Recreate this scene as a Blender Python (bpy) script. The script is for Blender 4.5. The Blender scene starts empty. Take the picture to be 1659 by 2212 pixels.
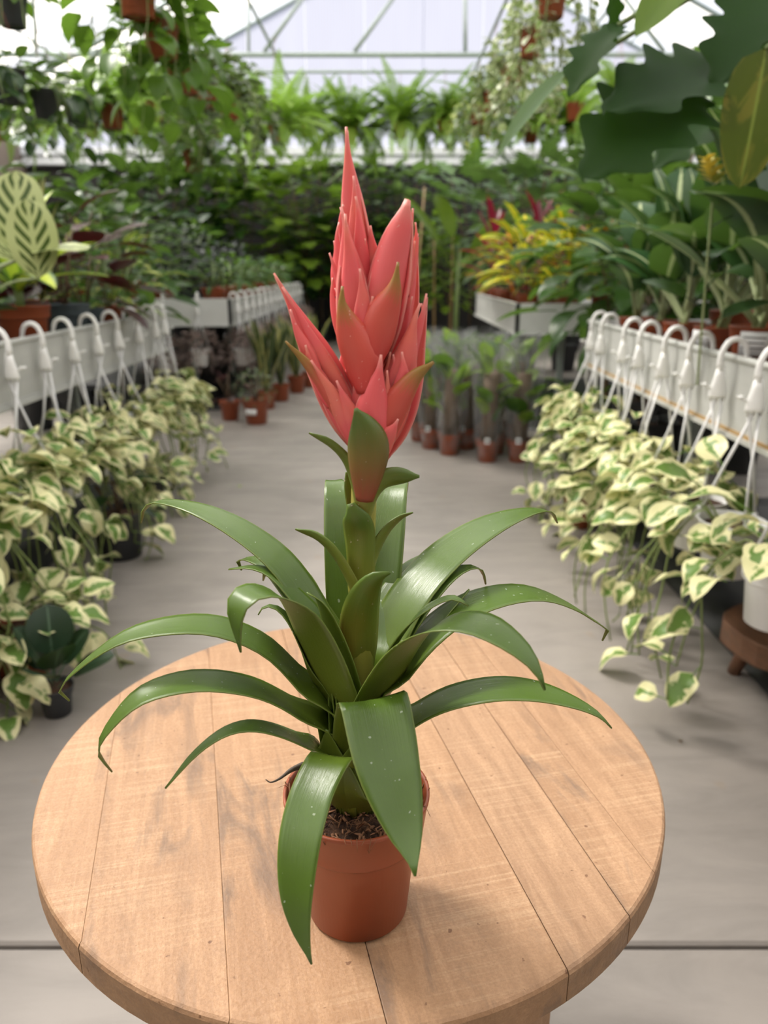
import bpy, bmesh, math, random
from mathutils import Vector, Matrix, Euler
from mathutils import noise as mnoise
random.seed(11)
S = bpy.context.scene
COL = S.collection
PI = math.pi
rad = math.radians
V = Vector

# ------------------------------------------------------------------ camera
CAM_Z, PITCH, FPX = 1.05, rad(17.7), 1640.0
cam = bpy.data.cameras.new('camera')
cam.sensor_fit = 'VERTICAL'; cam.sensor_height = 36.0; cam.sensor_width = 27.0
cam.lens = FPX / 2212 * 36.0
cam.clip_start = 0.02; cam.clip_end = 200
cam.dof.use_dof = True; cam.dof.focus_distance = 0.575; cam.dof.aperture_fstop = 6.2
camo = bpy.data.objects.new('camera', cam)
camo.location = (0, 0, CAM_Z); camo.rotation_euler = (PI / 2 - PITCH, 0, 0)
COL.objects.link(camo); S.camera = camo
S.view_settings.view_transform = 'Standard'; S.view_settings.look = 'None'
S.view_settings.gamma = 1.0; S.view_settings.use_curve_mapping = False
S.view_settings.exposure = 0.3
try:
    S.cycles.use_denoising = True
    S.cycles.max_bounces = 6; S.cycles.diffuse_bounces = 3; S.cycles.glossy_bounces = 2
    S.cycles.transmission_bounces = 4; S.cycles.transparent_max_bounces = 16
    S.cycles.caustics_reflective = False; S.cycles.caustics_refractive = False
except Exception:
    pass

# ------------------------------------------------------------------ sky and sun
W = bpy.data.worlds.new('sky'); S.world = W; W.use_nodes = True
bg = W.node_tree.nodes['Background']
bg.inputs[0].default_value = (0.96, 0.97, 1.0, 1); bg.inputs[1].default_value = 1.0
sun = bpy.data.lights.new('sun', 'SUN'); sun.energy = 8.5; sun.angle = rad(16); sun.color = (1.0, 0.93, 0.82)
suno = bpy.data.objects.new('sun', sun); COL.objects.link(suno)
suno.rotation_euler = Euler((rad(-20), rad(-34), 0))   # high, from behind on the calathea bench's side

# ------------------------------------------------------------------ pixel helpers (1659 x 2212 frame)
CP, SP = math.cos(PITCH), math.sin(PITCH)
C0 = V((0, 0, CAM_Z))
def ray(px, py):
    u = (px - 829.5) / FPX; v = (py - 1106.0) / FPX
    return V((u, CP - v * SP, -SP - v * CP))
def atY(px, py, y):
    d = ray(px, py); return C0 + d * (y / d.y)
def atZ(px, py, z):
    d = ray(px, py); return C0 + d * ((z - CAM_Z) / d.z)
def atX(px, py, x):
    d = ray(px, py); return C0 + d * (x / d.x)
def at_az(px, py, a, az):
    n = V((-math.sin(az), math.cos(az), 0)); d = ray(px, py)
    return C0 + d * (n.dot(a - C0) / n.dot(d))

# ------------------------------------------------------------------ object helpers
def tag(o, label=None, cat=None, group=None, kind=None):
    if label: o['label'] = label
    if cat: o['category'] = cat
    if group: o['group'] = group
    if kind: o['kind'] = kind
    return o
def empty(name, loc=(0, 0, 0), rz=0, label=None, cat=None, group=None):
    o = bpy.data.objects.new(name, None); COL.objects.link(o)
    o.empty_display_size = 0.02
    o.location = loc; o.rotation_euler = (0, 0, rz)
    return tag(o, label, cat, group)
def put(name, me, parent=None, mtx=None):
    o = bpy.data.objects.new(name, me); COL.objects.link(o)
    if parent: o.parent = parent
    if mtx is not None: o.matrix_basis = mtx
    return o
def mesh(name, verts, faces, mat=None, uvs=None, smooth=True, mats=None, fmat=None):
    me = bpy.data.meshes.new(name)
    me.from_pydata([tuple(v) for v in verts], [], faces)
    for m in (mats or ([mat] if mat else [])): me.materials.append(m)
    if fmat: me.polygons.foreach_set('material_index', fmat)
    if uvs:
        l = me.uv_layers.new(name='UVMap')
        idx = [0] * len(me.loops); me.loops.foreach_get('vertex_index', idx)
        l.data.foreach_set('uv', [c for i in idx for c in uvs[i]])
    if smooth: me.polygons.foreach_set('use_smooth', [True] * len(me.polygons))
    me.update()
    return me
class MB:
    """collects vertices and faces for one mesh"""
    def __init__(s): s.v = []; s.f = []; s.uv = []
    def add(s, vs, fs, uv=None):
        n = len(s.v); s.v += [V(p) for p in vs]; s.f += [tuple(i + n for i in f) for f in fs]
        s.uv += uv if uv else [(0.5, 0.5)] * len(vs)
    def box(s, lo, hi):
        x0, y0, z0 = lo; x1, y1, z1 = hi
        s.add([(x0,y0,z0),(x1,y0,z0),(x1,y1,z0),(x0,y1,z0),(x0,y0,z1),(x1,y0,z1),(x1,y1,z1),(x0,y1,z1)],
              [(0,3,2,1),(4,5,6,7),(0,1,5,4),(1,2,6,5),(2,3,7,6),(3,0,4,7)])
    def tube(s, pts, r, n=6, cap=True):
        pts = [V(p) for p in pts]; k = len(pts)
        rs = r if isinstance(r, (list, tuple)) else [r] * k
        up = V((0.13, 0.31, 0.94)); vs = []; uv = []
        for i, p in enumerate(pts):
            t = (pts[min(i + 1, k - 1)] - pts[max(i - 1, 0)]).normalized()
            a = t.cross(up)
            if a.length < 1e-3: a = t.cross(V((1, 0, 0)))
            a.normalize(); b = t.cross(a)
            for j in range(n):
                q = 2 * PI * j / n
                vs.append(p + (a * math.cos(q) + b * math.sin(q)) * rs[i]); uv.append((j / n, i / max(1, k - 1)))
        fs = [(i*n+j, i*n+(j+1) % n, (i+1)*n+(j+1) % n, (i+1)*n+j) for i in range(k-1) for j in range(n)]
        if cap: fs += [tuple(range(n))[::-1], tuple((k-1)*n+j for j in range(n))]
        s.add(vs, fs, uv)
    def lathe(s, prof, n=24, closed=False):
        vs = []; fs = []
        for (r, z) in prof:
            for j in range(n):
                q = 2 * PI * j / n; vs.append((r * math.cos(q), r * math.sin(q), z))
        k = len(prof)
        for i in range(k - 1):
            for j in range(n):
                fs.append((i*n+j, i*n+(j+1) % n, (i+1)*n+(j+1) % n, (i+1)*n+j))
        if closed:
            fs.append(tuple(range(n))[::-1]); fs.append(tuple((k-1)*n+j for j in range(n)))
        s.add(vs, fs)
    def me(s, name, mat, smooth=True): return mesh(name, s.v, s.f, mat, s.uv, smooth)
    def build(s, name, mat, parent=None, smooth=True, mtx=None):
        return put(name, s.me(name, mat, smooth), parent, mtx)
def catmull(pts, n):
    pts = [V(p) for p in pts]
    q = [pts[0] * 2 - pts[1]] + pts + [pts[-1] * 2 - pts[-2]]
    out = []
    k = len(pts) - 1
    for i in range(n):
        t = i / (n - 1) * k; j = min(int(t), k - 1); t -= j
        a, b, c, d = q[j], q[j+1], q[j+2], q[j+3]
        out.append(0.5 * ((2*b) + (c-a)*t + (2*a-5*b+4*c-d)*t*t + (3*b-a-3*c+d)*t*t*t))
    return out
def lerp_list(vals, n):
    out = []
    for i in range(n):
        t = i / (n - 1) * (len(vals) - 1); j = min(int(t), len(vals) - 2); t -= j
        a, b, c, d = vals[max(j-1, 0)], vals[j], vals[j+1], vals[min(j+2, len(vals)-1)]
        out.append(max(0.0003, 0.5 * ((2*b) + (c-a)*t + (2*a-5*b+4*c-d)*t*t + (3*b-a-3*c+d)*t*t*t)))
    return out
def bevel(o, w, seg=2, ang=40):
    m = o.modifiers.new('bevel', 'BEVEL'); m.width = w; m.segments = seg; m.limit_method = 'ANGLE'; m.angle_limit = rad(ang)
    return o

# ------------------------------------------------------------------ materials
class NT:
    def __init__(s, name):
        s.m = bpy.data.materials.new(name); s.m.use_nodes = True
        s.t = s.m.node_tree; s.N = s.t.nodes; s.b = s.N['Principled BSDF']; s.o = s.N['Material Output']
    def n(s, typ, **kw):
        x = s.N.new('ShaderNode' + typ)
        for k, v in kw.items():
            if k in x.inputs: x.inputs[k].default_value = v
            else: setattr(x, k, v)
        return x
    def l(s, a, b): s.t.links.new(a, b)
    def math(s, op, a, b=None, clamp=False):
        x = s.n('Math', operation=op, use_clamp=clamp)
        for i, v in enumerate((a, b)):
            if v is None: continue
            if isinstance(v, (int, float)): x.inputs[i].default_value = v
            else: s.l(v, x.inputs[i])
        return x.outputs[0]
    def mix(s, f, a, b, mode='MIX'):
        x = s.n('Mix', data_type='RGBA', blend_type=mode)
        for i, v in ((0, f), (6, a), (7, b)):
            if isinstance(v, (int, float)): x.inputs[i].default_value = v
            elif isinstance(v, (tuple, list)): x.inputs[i].default_value = tuple(v) + ((1,) if len(v) == 3 else ())
            else: s.l(v, x.inputs[i])
        return x.outputs[2]
    def ramp(s, f, stops):
        x = s.n('ValToRGB'); e = x.color_ramp.elements
        while len(e) < len(stops): e.new(0.5)
        for q, (p, c) in zip(e, stops):
            q.position = p; q.color = tuple(c) + ((1,) if len(c) == 3 else ())
        s.l(f, x.inputs[0]); return x.outputs[0]
    def noise(s, vec, scale, detail=3, rough=0.5, dist=0.0):
        x = s.n('TexNoise', Scale=scale, Detail=detail, Roughness=rough, Distortion=dist)
        if vec is not None: s.l(vec, x.inputs['Vector'])
        return x.outputs[0]
    def coord(s, kind='Object', scale=None, offset_random=False):
        c = s.n('TexCoord').outputs[kind]
        if scale is not None or offset_random:
            mp = s.n('Mapping')
            if scale is not None: mp.inputs['Scale'].default_value = scale
            s.l(c, mp.inputs['Vector'])
            if offset_random:
                oi = s.n('ObjectInfo'); k = s.math('MULTIPLY', oi.outputs['Random'], 37.0)
                cx = s.n('CombineXYZ')
                for i in range(3): s.l(k, cx.inputs[i])
                s.l(cx.outputs[0], mp.inputs['Location'])
            c = mp.outputs[0]
        return c
    def base(s, c):
        if isinstance(c, (tuple, list)): s.b.inputs['Base Color'].default_value = tuple(c) + ((1,) if len(c) == 3 else ())
        else: s.l(c, s.b.inputs['Base Color'])
        return s
    def set(s, **kw):
        for k, v in kw.items():
            k = k.replace('_', ' ')
            if isinstance(v, (int, float)): s.b.inputs[k].default_value = v
            else: s.l(v, s.b.inputs[k])
        return s
    def bump(s, h, strength=0.3, dist=0.002):
        x = s.n('Bump', Strength=strength, Distance=dist); s.l(h, x.inputs['Height']); s.l(x.outputs[0], s.b.inputs['Normal']); return s
    def translucent(s, f, col):
        t = s.n('BsdfTranslucent'); mx = s.n('MixShader'); mx.inputs[0].default_value = f
        if isinstance(col, (tuple, list)): t.inputs[0].default_value = tuple(col) + (1,)
        else: s.l(col, t.inputs[0])
        s.l(s.b.outputs[0], mx.inputs[1]); s.l(t.outputs[0], mx.inputs[2]); s.l(mx.outputs[0], s.o.inputs[0]); return s
def plain(name, c, rough=0.5, metal=0.0, var=0.0, bump=0.0, spec=0.5):
    t = NT(name)
    if var:
        nz = t.noise(t.coord(offset_random=True), 18.0, 4)
        t.base(t.mix(nz, tuple(x * (1 - var) for x in c), tuple(min(1, x * (1 + var)) for x in c)))
    else: t.base(c)
    t.set(Roughness=rough, Metallic=metal); t.b.inputs['Specular IOR Level'].default_value = spec
    if bump: t.bump(t.noise(t.coord(), 60.0, 4), bump, 0.003)
    return t.m

# ================================================================== THE SETTING
def concrete():
    t = NT('concrete'); c = t.coord('Object')
    big = t.noise(c, 0.9, 5, 0.6, 0.4); mid = t.noise(t.coord('Object', (1.0, 3.5, 1.0)), 2.6, 6, 0.65, 0.8); fine = t.noise(c, 55.0, 4)
    col = t.ramp(big, [(0.3, (0.225, 0.20, 0.18)), (0.55, (0.305, 0.275, 0.25)), (0.75, (0.36, 0.325, 0.295))])
    col = t.mix(t.ramp(mid, [(0.42, (0, 0, 0)), (0.62, (1, 1, 1))]), col, t.mix(0.35, col, (0.15, 0.138, 0.127)))
    spots = t.ramp(t.noise(c, 9.0, 2, 0.4), [(0.70, (0, 0, 0)), (0.76, (1, 1, 1))])
    col = t.mix(t.math('MULTIPLY', spots, 0.35), col, (0.27, 0.19, 0.12))
    col = t.mix(t.math('MULTIPLY', fine, 0.2), col, (0.24, 0.22, 0.2))
    t.base(col).set(Roughness=t.math('ADD', t.math('MULTIPLY', mid, 0.35), 0.32))
    t.bump(t.math('ADD', t.math('MULTIPLY', fine, 0.3), mid), 0.12, 0.004)
    return t.m
M_CONC = concrete()
M_DARK = plain('joint_dirt', (0.02, 0.018, 0.015), 0.9)
M_STEEL = plain('galvanised_steel', (0.36, 0.42, 0.40), 0.45, 0.2, 0.15)
M_WHITE_STEEL = plain('white_painted_steel', (0.80, 0.82, 0.84), 0.4, 0.0, 0.05)
def film(name, tint, tr, ribs=0.0):
    t = NT(name); t.N.remove(t.b)
    tp = t.n('BsdfTransparent'); tp.inputs[0].default_value = tuple(tint) + (1,)
    tl = t.n('BsdfTranslucent'); mx = t.n('MixShader'); mx.inputs[0].default_value = 1 - tr
    c = t.coord('Object', (1, 1, 0.15))
    nz = t.noise(c, 2.2, 3, 0.6)
    col = t.mix(nz, tuple(x * 0.86 for x in tint), tint)
    if ribs:
        w = t.n('TexWave', Scale=ribs, Distortion=0.6); w.bands_direction = 'X'; t.l(t.coord('Object'), w.inputs[0])
        col = t.mix(t.math('MULTIPLY', w.outputs[1], 0.38), col, (0.60, 0.52, 0.50))
    t.l(col, tl.inputs[0])
    t.l(tp.outputs[0], mx.inputs[1]); t.l(tl.outputs[0], mx.inputs[2]); t.l(mx.outputs[0], t.o.inputs[0])
    return t.m
M_FILM = film('roof_film', (0.95, 0.945, 0.94), 0.34)
M_SHEET = film('corrugated_sheet', (0.68, 0.70, 0.77), 0.45, 7.0)
M_SIDE = plain('brown_wall_panel', (0.20, 0.16, 0.13), 0.8, 0, 0.2)
M_CLEAR_STRIP = film('added_clear_glazing', (0.96, 0.97, 1.0), 0.92)
M_BLACKWALL = plain('dark_wall', (0.022, 0.020, 0.019), 0.8, 0, 0.3)

WALL_Y, EAVE, RIDGE_X, RIDGE_Z, XL, XR, Y0 = 13.2, 2.9, 0.6, 5.85, -5.7, 6.9, -4.0
# floor: slabs over a dark bed
fl = empty('floor'); tag(fl, kind='structure')
m = MB(); m.box((XL, Y0, -0.12), (XR, WALL_Y, -0.035)); tag(m.build('slab_bed', M_DARK, fl, False), kind='structure')
ys = [Y0, -3.6, 0.965, 5.45, 9.9, WALL_Y]; xs = [XL, -2.2, 2.3, XR]
for i in range(len(ys) - 1):
    for j in range(3):
        g = 0.004
        m = MB(); m.box((xs[j] + g, ys[i] + g, -0.05), (xs[j+1] - g, ys[i+1] - g, 0.0))
        o = m.build('concrete_slab', M_CONC, fl, False); bevel(o, 0.005, 1)
# walls and roof
def struct(name, kind='structure'): o = empty(name); o['kind'] = kind; return o
wb = struct('wall_back')
m = MB(); m.box((XL, WALL_Y, 0.0), (XR, WALL_Y + 0.15, 2.62)); m.build('wall_base', M_BLACKWALL, wb, False)
m = MB(); m.box((XL, WALL_Y - 0.14, 2.63), (XR, WALL_Y + 0.1, 2.72)); m.box((XL, WALL_Y - 0.10, 2.72), (XR, WALL_Y + 0.1, 2.77)); m.box((XL, WALL_Y - 0.17, 2.77), (XR, WALL_Y + 0.1, 2.87)); m.build('gutter_beam', M_WHITE_STEEL, wb, False)
def roof_z(x): return EAVE + (RIDGE_Z - EAVE) * ((x - XL) / (RIDGE_X - XL) if x < RIDGE_X else (XR - x) / (XR - RIDGE_X))
x = XL
while x < XR - 0.01:
    x2 = min(x + 0.9, XR)
    if x < RIDGE_X < x2: x2 = RIDGE_X
    m = MB(); a, b = x + 0.006, x2 - 0.006
    vs = [(a, WALL_Y, 2.86), (b, WALL_Y, 2.86), (b, WALL_Y, roof_z(b)), (a, WALL_Y, roof_z(a))]
    m.add(vs, [(0, 1, 2, 3)])
    o = m.build('glazing_sheet', M_SHEET, wb, False)
    sd = o.modifiers.new('t', 'SOLIDIFY'); sd.thickness = 0.006
    x = x2
for nm, xx in (('wall_left', XL), ('wall_right', XR)):
    w = struct(nm)
    m = MB(); m.box((xx - 0.05, Y0, 0), (xx + 0.05, WALL_Y, 0.8)); m.build('wall_base', M_BLACKWALL, w, False)
    m = MB(); m.box((xx - 0.004, Y0, 0.8), (xx + 0.004, WALL_Y, EAVE)); m.build('side_sheet', M_SIDE, w, False)
w = struct('wall_front')
m = MB(); m.add([(XL, Y0, 0), (XR, Y0, 0), (XR, Y0, EAVE), (RIDGE_X, Y0, RIDGE_Z), (XL, Y0, EAVE)], [(0, 1, 2, 3, 4)]); m.build('end_sheet', M_SIDE, w, False)
rf = struct('ceiling')
yb = Y0
while yb < WALL_Y - 0.01:
    y2 = min(yb + 2.15, WALL_Y)
    for (xa, xb) in ((XL, RIDGE_X), (RIDGE_X, XR)):
        for (ya, yc, mt, nm) in ((yb + .01, y2 - .62, M_FILM, 'roof_sheet'), (y2 - .61, y2 - .01, M_CLEAR_STRIP, 'added_clear_strip')):   # every bay: milky film, and a clear strip added for gloss contrast on leaves
            m = MB(); m.add([(xa, ya, roof_z(xa)), (xb, ya, roof_z(xb)), (xb, yc, roof_z(xb)), (xa, yc, roof_z(xa))], [(0, 1, 2, 3)])
            o = m.build(nm, mt, rf, False); sd = o.modifiers.new('t', 'SOLIDIFY'); sd.thickness = 0.004
    for (xa, xb) in ((XL, RIDGE_X), (RIDGE_X, XR)):
        m = MB(); m.tube([(xa, y2, roof_z(xa) - .04), (xb, y2, roof_z(xb) - .04)], 0.03, 8); m.build('rafter', M_STEEL, rf)
    yb = y2
for fx in (0.25, 0.5, 0.75):
    for (xa, xb) in ((XL, RIDGE_X), (RIDGE_X, XR)):
        xx = xa + (xb - xa) * fx
        m = MB(); m.tube([(xx, Y0, roof_z(xx) - .03), (xx, WALL_Y, roof_z(xx) - .03)], 0.018, 6); m.build('purlin', M_STEEL, rf)
TY = 9.0
BAR1 = atY(830, 118, TY).z; BAR2 = atY(830, 155, TY).z
m = MB(); m.tube([(XL, TY, BAR1), (XR, TY, BAR1)], 0.026, 8); m.build('tie_bar', M_STEEL, rf)
m = MB(); m.tube([(XL, TY, BAR2), (XR, TY, BAR2)], 0.016, 8); m.build('hanging_bar', M_STEEL, rf)
for (a, b) in (((570, 112), (665, -20)), ((765, 112), (850, -5)), ((537, 112), (537, -20)), ((1005, 112), (1005, -20)), ((1435, 112), (1345, -10)), ((100, 135), (400, 65)), ((78, 112), (70, -30)), ((300, 20), (560, 190))):
    m = MB(); m.tube([atY(*a, TY), atY(*b, TY)], 0.022 if a[0] != 537 else 0.016, 6); m.build('brace', M_STEEL, rf)
HX_L, HX_R, HZ = -1.02, 0.92, 2.98
for hx in (HX_L, HX_R, -1.95, 1.75):
    m = MB(); m.tube([(hx, Y0, HZ), (hx, WALL_Y, HZ)], 0.014, 6); m.build('hanging_pipe', M_STEEL, rf)

# ================================================================== ROUND TABLE
TZ, TR, TC = 0.55, 0.321, V((-0.0335, 0.708))
def wood(name, light, dark, saw=1.0):
    t = NT(name)
    oi = t.n('ObjectInfo'); rnd = oi.outputs['Random']
    c = t.coord('Object', None, True)
    g = t.n('Mapping'); g.inputs['Scale'].default_value = (26, 2.4, 26); t.l(c, g.inputs[0])
    grain = t.noise(g.outputs[0], 3.0, 6, 0.65, 0.6)
    col = t.ramp(grain, [(0.28, dark), (0.5, tuple((a + b) / 2 for a, b in zip(light, dark))), (0.68, light)])
    col = t.mix(t.math('MULTIPLY', rnd, 0.35), col, (0.36, 0.19, 0.085))
    g2 = t.n('Mapping'); g2.inputs['Scale'].default_value = (3.0, 240, 3.0); t.l(c, g2.inputs[0])
    sw = t.noise(g2.outputs[0], 1.0, 3, 0.7, 0.2)
    g4 = t.noise(c, 7.0, 3)
    swm = t.math('MULTIPLY', t.ramp(sw, [(0.48, (0, 0, 0)), (0.62, (1, 1, 1))]), t.math('MULTIPLY', t.ramp(g4, [(0.40, (0, 0, 0)), (0.62, (1, 1, 1))]), 0.34 * saw))
    col = t.mix(swm, col, (0.54, 0.37, 0.22))
    g3 = t.n('Mapping'); g3.inputs['Scale'].default_value = (17, 4.2, 10); t.l(c, g3.inputs[0])
    st = t.noise(g3.outputs[0], 1.4, 7, 0.62, 1.2)
    stm = t.ramp(st, [(0.50, (0, 0, 0)), (0.64, (1, 1, 1))])
    msk = t.ramp(t.noise(c, 4.5, 2), [(0.42, (0, 0, 0)), (0.60, (1, 1, 1))])
    col = t.mix(t.math('MULTIPLY', t.math('MULTIPLY', stm, msk), 0.72), col, (0.10, 0.068, 0.05))
    fz = t.noise(c, 420.0, 4, 0.7)
    col = t.mix(t.ramp(fz, [(0.35, (0.42, 0.42, 0.42)), (0.62, (0, 0, 0))]), col, (0.20, 0.105, 0.05))
    speck = t.ramp(t.noise(c, 130.0, 2, 0.4), [(0.73, (0, 0, 0)), (0.77, (1, 1, 1))])
    col = t.mix(t.math('MULTIPLY', speck, 0.8), col, (0.12, 0.05, 0.02))
    t.base(col).set(Roughness=0.62)
    t.bump(t.math('ADD', t.math('MULTIPLY', sw, 0.5), t.math('ADD', grain, t.math('MULTIPLY', t.noise(c, 220.0, 4), 1.1))), 0.42, 0.0018)
    return t.m
M_WOOD = wood('mango_wood', (0.405, 0.245, 0.138), (0.24, 0.135, 0.071))
M_WOOD_SHADE = wood('mango_wood_shaded_edge', (0.30, 0.18, 0.095), (0.17, 0.10, 0.05), 0.2)  # darker wood: shade on the rim and underside put into the colour
tb = empty('round_table', (TC.x, TC.y, 0.0), 0, 'round mango-wood plank table on the concrete floor under the bromeliad', 'table')
PA = rad(13.9)                       # plank direction, turned towards the calathea bench
pd = V((-math.sin(PA), math.cos(PA))); pn = V((math.cos(PA), math.sin(PA)))
seams = []
for q in ((210, 1780), (470, 1790), (800, 2080), (1090, 1840), (1200, 1740), (1275, 1700)):
    w = atZ(*q, TZ); seams.append((V((w.x, w.y)) - TC).dot(pn))
cuts = [-TR] + sorted(seams) + [TR]
TTH = 0.034
for i in range(len(cuts) - 1):
    a, b = cuts[i] + 0.00025, cuts[i+1] - 0.00025
    aa = max(-1, min(1, a / TR)); bb = max(-1, min(1, b / TR))
    t0, t1 = math.acos(aa), math.acos(bb)       # angle from pn axis
    n = max(6, int(abs(t0 - t1) / rad(3.0)))
    ring = []
    for k in range(n + 1): q = t0 + (t1 - t0) * k / n; ring.append((TR * math.cos(q), TR * math.sin(q)))
    for k in range(n + 1): q = t1 + (t0 - t1) * k / n; ring.append((TR * math.cos(q), -TR * math.sin(q)))
    r2 = []
    for p in ring:
        if not r2 or (V(p) - V(r2[-1])).length > 1e-4: r2.append(p)
    if (V(r2[0]) - V(r2[-1])).length < 1e-4: r2.pop()
    dz = random.uniform(-0.0005, 0.0005)
    k = len(r2)
    def inset(p, d):
        r = math.hypot(*p)
        return (p[0] * (1 - d / max(r, .01)), p[1] * (1 - d / max(r, .01))) if r > TR - 1e-3 else p
    vs = []; lev = [(-TTH, 0.002), (-TTH + .003, 0.0), (-0.005, 0.0), (-0.0018, 0.0012), (-0.0003, 0.0034)]
    for (z, d) in lev: vs += [V((*inset(p, d), z + dz)) for p in r2]
    fs = [tuple(range(k))[::-1]]
    fm = [1]
    for e in range(len(lev) - 1):
        for j in range(k): fs.append((e*k+j, e*k+(j+1) % k, (e+1)*k+(j+1) % k, (e+1)*k+j)); fm.append(1 if e < 2 else 0)
    fs.append(tuple((len(lev)-1)*k+j for j in range(k))); fm.append(0)
    me = mesh('plank', vs, fs, mats=[M_WOOD, M_WOOD_SHADE], fmat=fm, smooth=False)
    o = put('plank', me, tb, Matrix.Translation((0, 0, TZ)) @ Matrix.Rotation(PA, 4, 'Z'))
    bevel(o, 0.0007, 2, 50)
for k in range(4):
    q = rad(-45 + 90 * k)
    u = V((math.cos(q), math.sin(q), 0)); s_ = V((-u.y, u.x, 0))
    m = MB(); vs = []
    for (r0, z, wd, th) in ((0.215, TZ - TTH, 0.05, 0.022), (0.215, 0.0, 0.05, 0.022)):
        for (e1, e2) in ((-1, -1), (1, -1), (1, 1), (-1, 1)): vs.append(u * (r0 + e1 * th) + s_ * (e2 * wd) + V((0, 0, z)))
    m.add(vs, [(3, 2, 1, 0), (4, 5, 6, 7), (0, 1, 5, 4), (1, 2, 6, 5), (2, 3, 7, 6), (3, 0, 4, 7)])
    bevel(m.build('leg', M_WOOD, tb, False), 0.004)
for k in range(2):
    q = rad(-45 + 90 * k); u = V((math.cos(q), math.sin(q), 0)); s_ = V((-u.y, u.x, 0))
    m = MB(); vs = []
    for z in (TZ - TTH - 0.055 - 0.004 * k, TZ - TTH):
        for (e1, e2) in ((-1, -1), (1, -1), (1, 1), (-1, 1)): vs.append(u * (e1 * 0.19) + s_ * (e2 * 0.016) + V((0, 0, z)))
    m.add(vs, [(3, 2, 1, 0), (4, 5, 6, 7), (0, 1, 5, 4), (1, 2, 6, 5), (2, 3, 7, 6), (3, 0, 4, 7)])
    m.build('cross_bar', M_WOOD_SHADE, tb, False)

# ================================================================== THE BROMELIAD
M_TERRA = plain('terracotta_plastic', (0.29, 0.066, 0.024), 0.42, 0, 0.06)
def soil_mat():
    t = NT('coir_soil'); c = t.coord()
    nz = t.noise(c, 140.0, 6, 0.7); 
    t.base(t.ramp(nz, [(0.3, (0.012, 0.006, 0.004)), (0.55, (0.075, 0.033, 0.015)), (0.75, (0.19, 0.09, 0.04))])).set(Roughness=0.95)
    t.bump(nz, 0.9, 0.006); return t.m
M_SOIL = soil_mat()
M_FIBRE = plain('coir_fibre', (0.22, 0.10, 0.045), 0.8, 0, 0.4)
AX0 = atY(770, 1700, 0.50)
AX = V((AX0.x, 0.50, 0.55))
br = empty('potted_bromeliad', tuple(AX), 0, 'potted bromeliad with coral pink flower spike on the round wooden table', 'plant')
PR, PB, PH = 0.0572, 0.0405, 0.1125
def pot_profile(R, B, H, band=0.3, t=0.0022):
    r1 = B + (R * 0.90 - B) * (1 - band)
    return [(B - 0.004, 0.0), (B, 0.003), (r1 * 0.99, H * (1 - band) - .001), (r1, H * (1 - band)), (r1 + R * 0.075, H * (1 - band) + 0.0010), (r1 + R * 0.082, H * (1 - band) + 0.003), (R * 0.985, H - 0.004), (R, H - 0.003), (R, H),
            (R - t, H), (R - t * 1.4, H - 0.004), (r1 - t, H * (1 - band)), (B - t, 0.006), (0.001, 0.006)]
def make_pot_mesh(name, R, B, H, mat, n=48, notch=True, band=0.3):
    m = MB(); m.lathe(pot_profile(R, B, H, band), n)
    if notch:                                        # feet: four notches cut up from the base ring
        for v in m.v:
            if v.z < 0.002:
                q = (math.degrees(math.atan2(v.y, v.x)) + 96) % 90
                if 0 <= q <= 34: v.z = 0.0032
    return m.me(name, mat)
pot = put('pot', make_pot_mesh('pot', PR, PB, PH, M_TERRA, 72), br)
m = MB()                                             # soil surface
nr, na = 9, 40
vs = [V((0, 0, PH - 0.012))]
for i in range(1, nr + 1):
    for j in range(na):
        r = (PR - 0.0035) * i / nr; q = 2 * PI * j / na
        z = PH - 0.0125 + 0.007 * mnoise.noise(V((r * math.cos(q) * 90, r * math.sin(q) * 90, 3))) + 0.004 * mnoise.noise(V((r * math.cos(q) * 260, r * math.sin(q) * 260, 7)))
        vs.append(V((r * math.cos(q), r * math.sin(q), z)))
fs = [(0, 1 + j, 1 + (j + 1) % na) for j in range(na)]
for i in range(nr - 1):
    for j in range(na): fs.append((1+i*na+j, 1+(i+1)*na+j, 1+(i+1)*na+(j+1) % na, 1+i*na+(j+1) % na))
m.add(vs, fs); so = m.build('soil', M_SOIL, br)
m = MB()
for k in range(420):
    q = random.uniform(0, 2 * PI); r = (PR - 0.004) * math.sqrt(random.random())
    p = V((r * math.cos(q), r * math.sin(q), PH - 0.012 + random.uniform(0, 0.004)))
    d = V((random.gauss(0, 1), random.gauss(0, 1), random.uniform(-0.1, 0.5))).normalized()
    L = random.uniform(0.004, 0.014) if k % 9 else random.uniform(0.015, 0.026)
    if k < 330: L *= 0.55
    bend = V((random.gauss(0, 1), random.gauss(0, 1), -0.2)) * L * 0.25
    e = p + d * L
    if math.hypot(e.x, e.y) > PR + 0.006: continue
    if math.hypot(e.x, e.y) > PR - 0.004: e.z = max(e.z, PH + 0.002)
    w = random.uniform(0.00016, 0.0003) if k >= 330 else random.uniform(0.0005, 0.0013)
    m.tube([p, p + d * L * 0.5 + bend + V((0, 0, 0.002)), e], [w, w, w * 0.5], 4)
tag(m.build('coir_fibres', M_FIBRE, so), kind='stuff')
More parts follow.
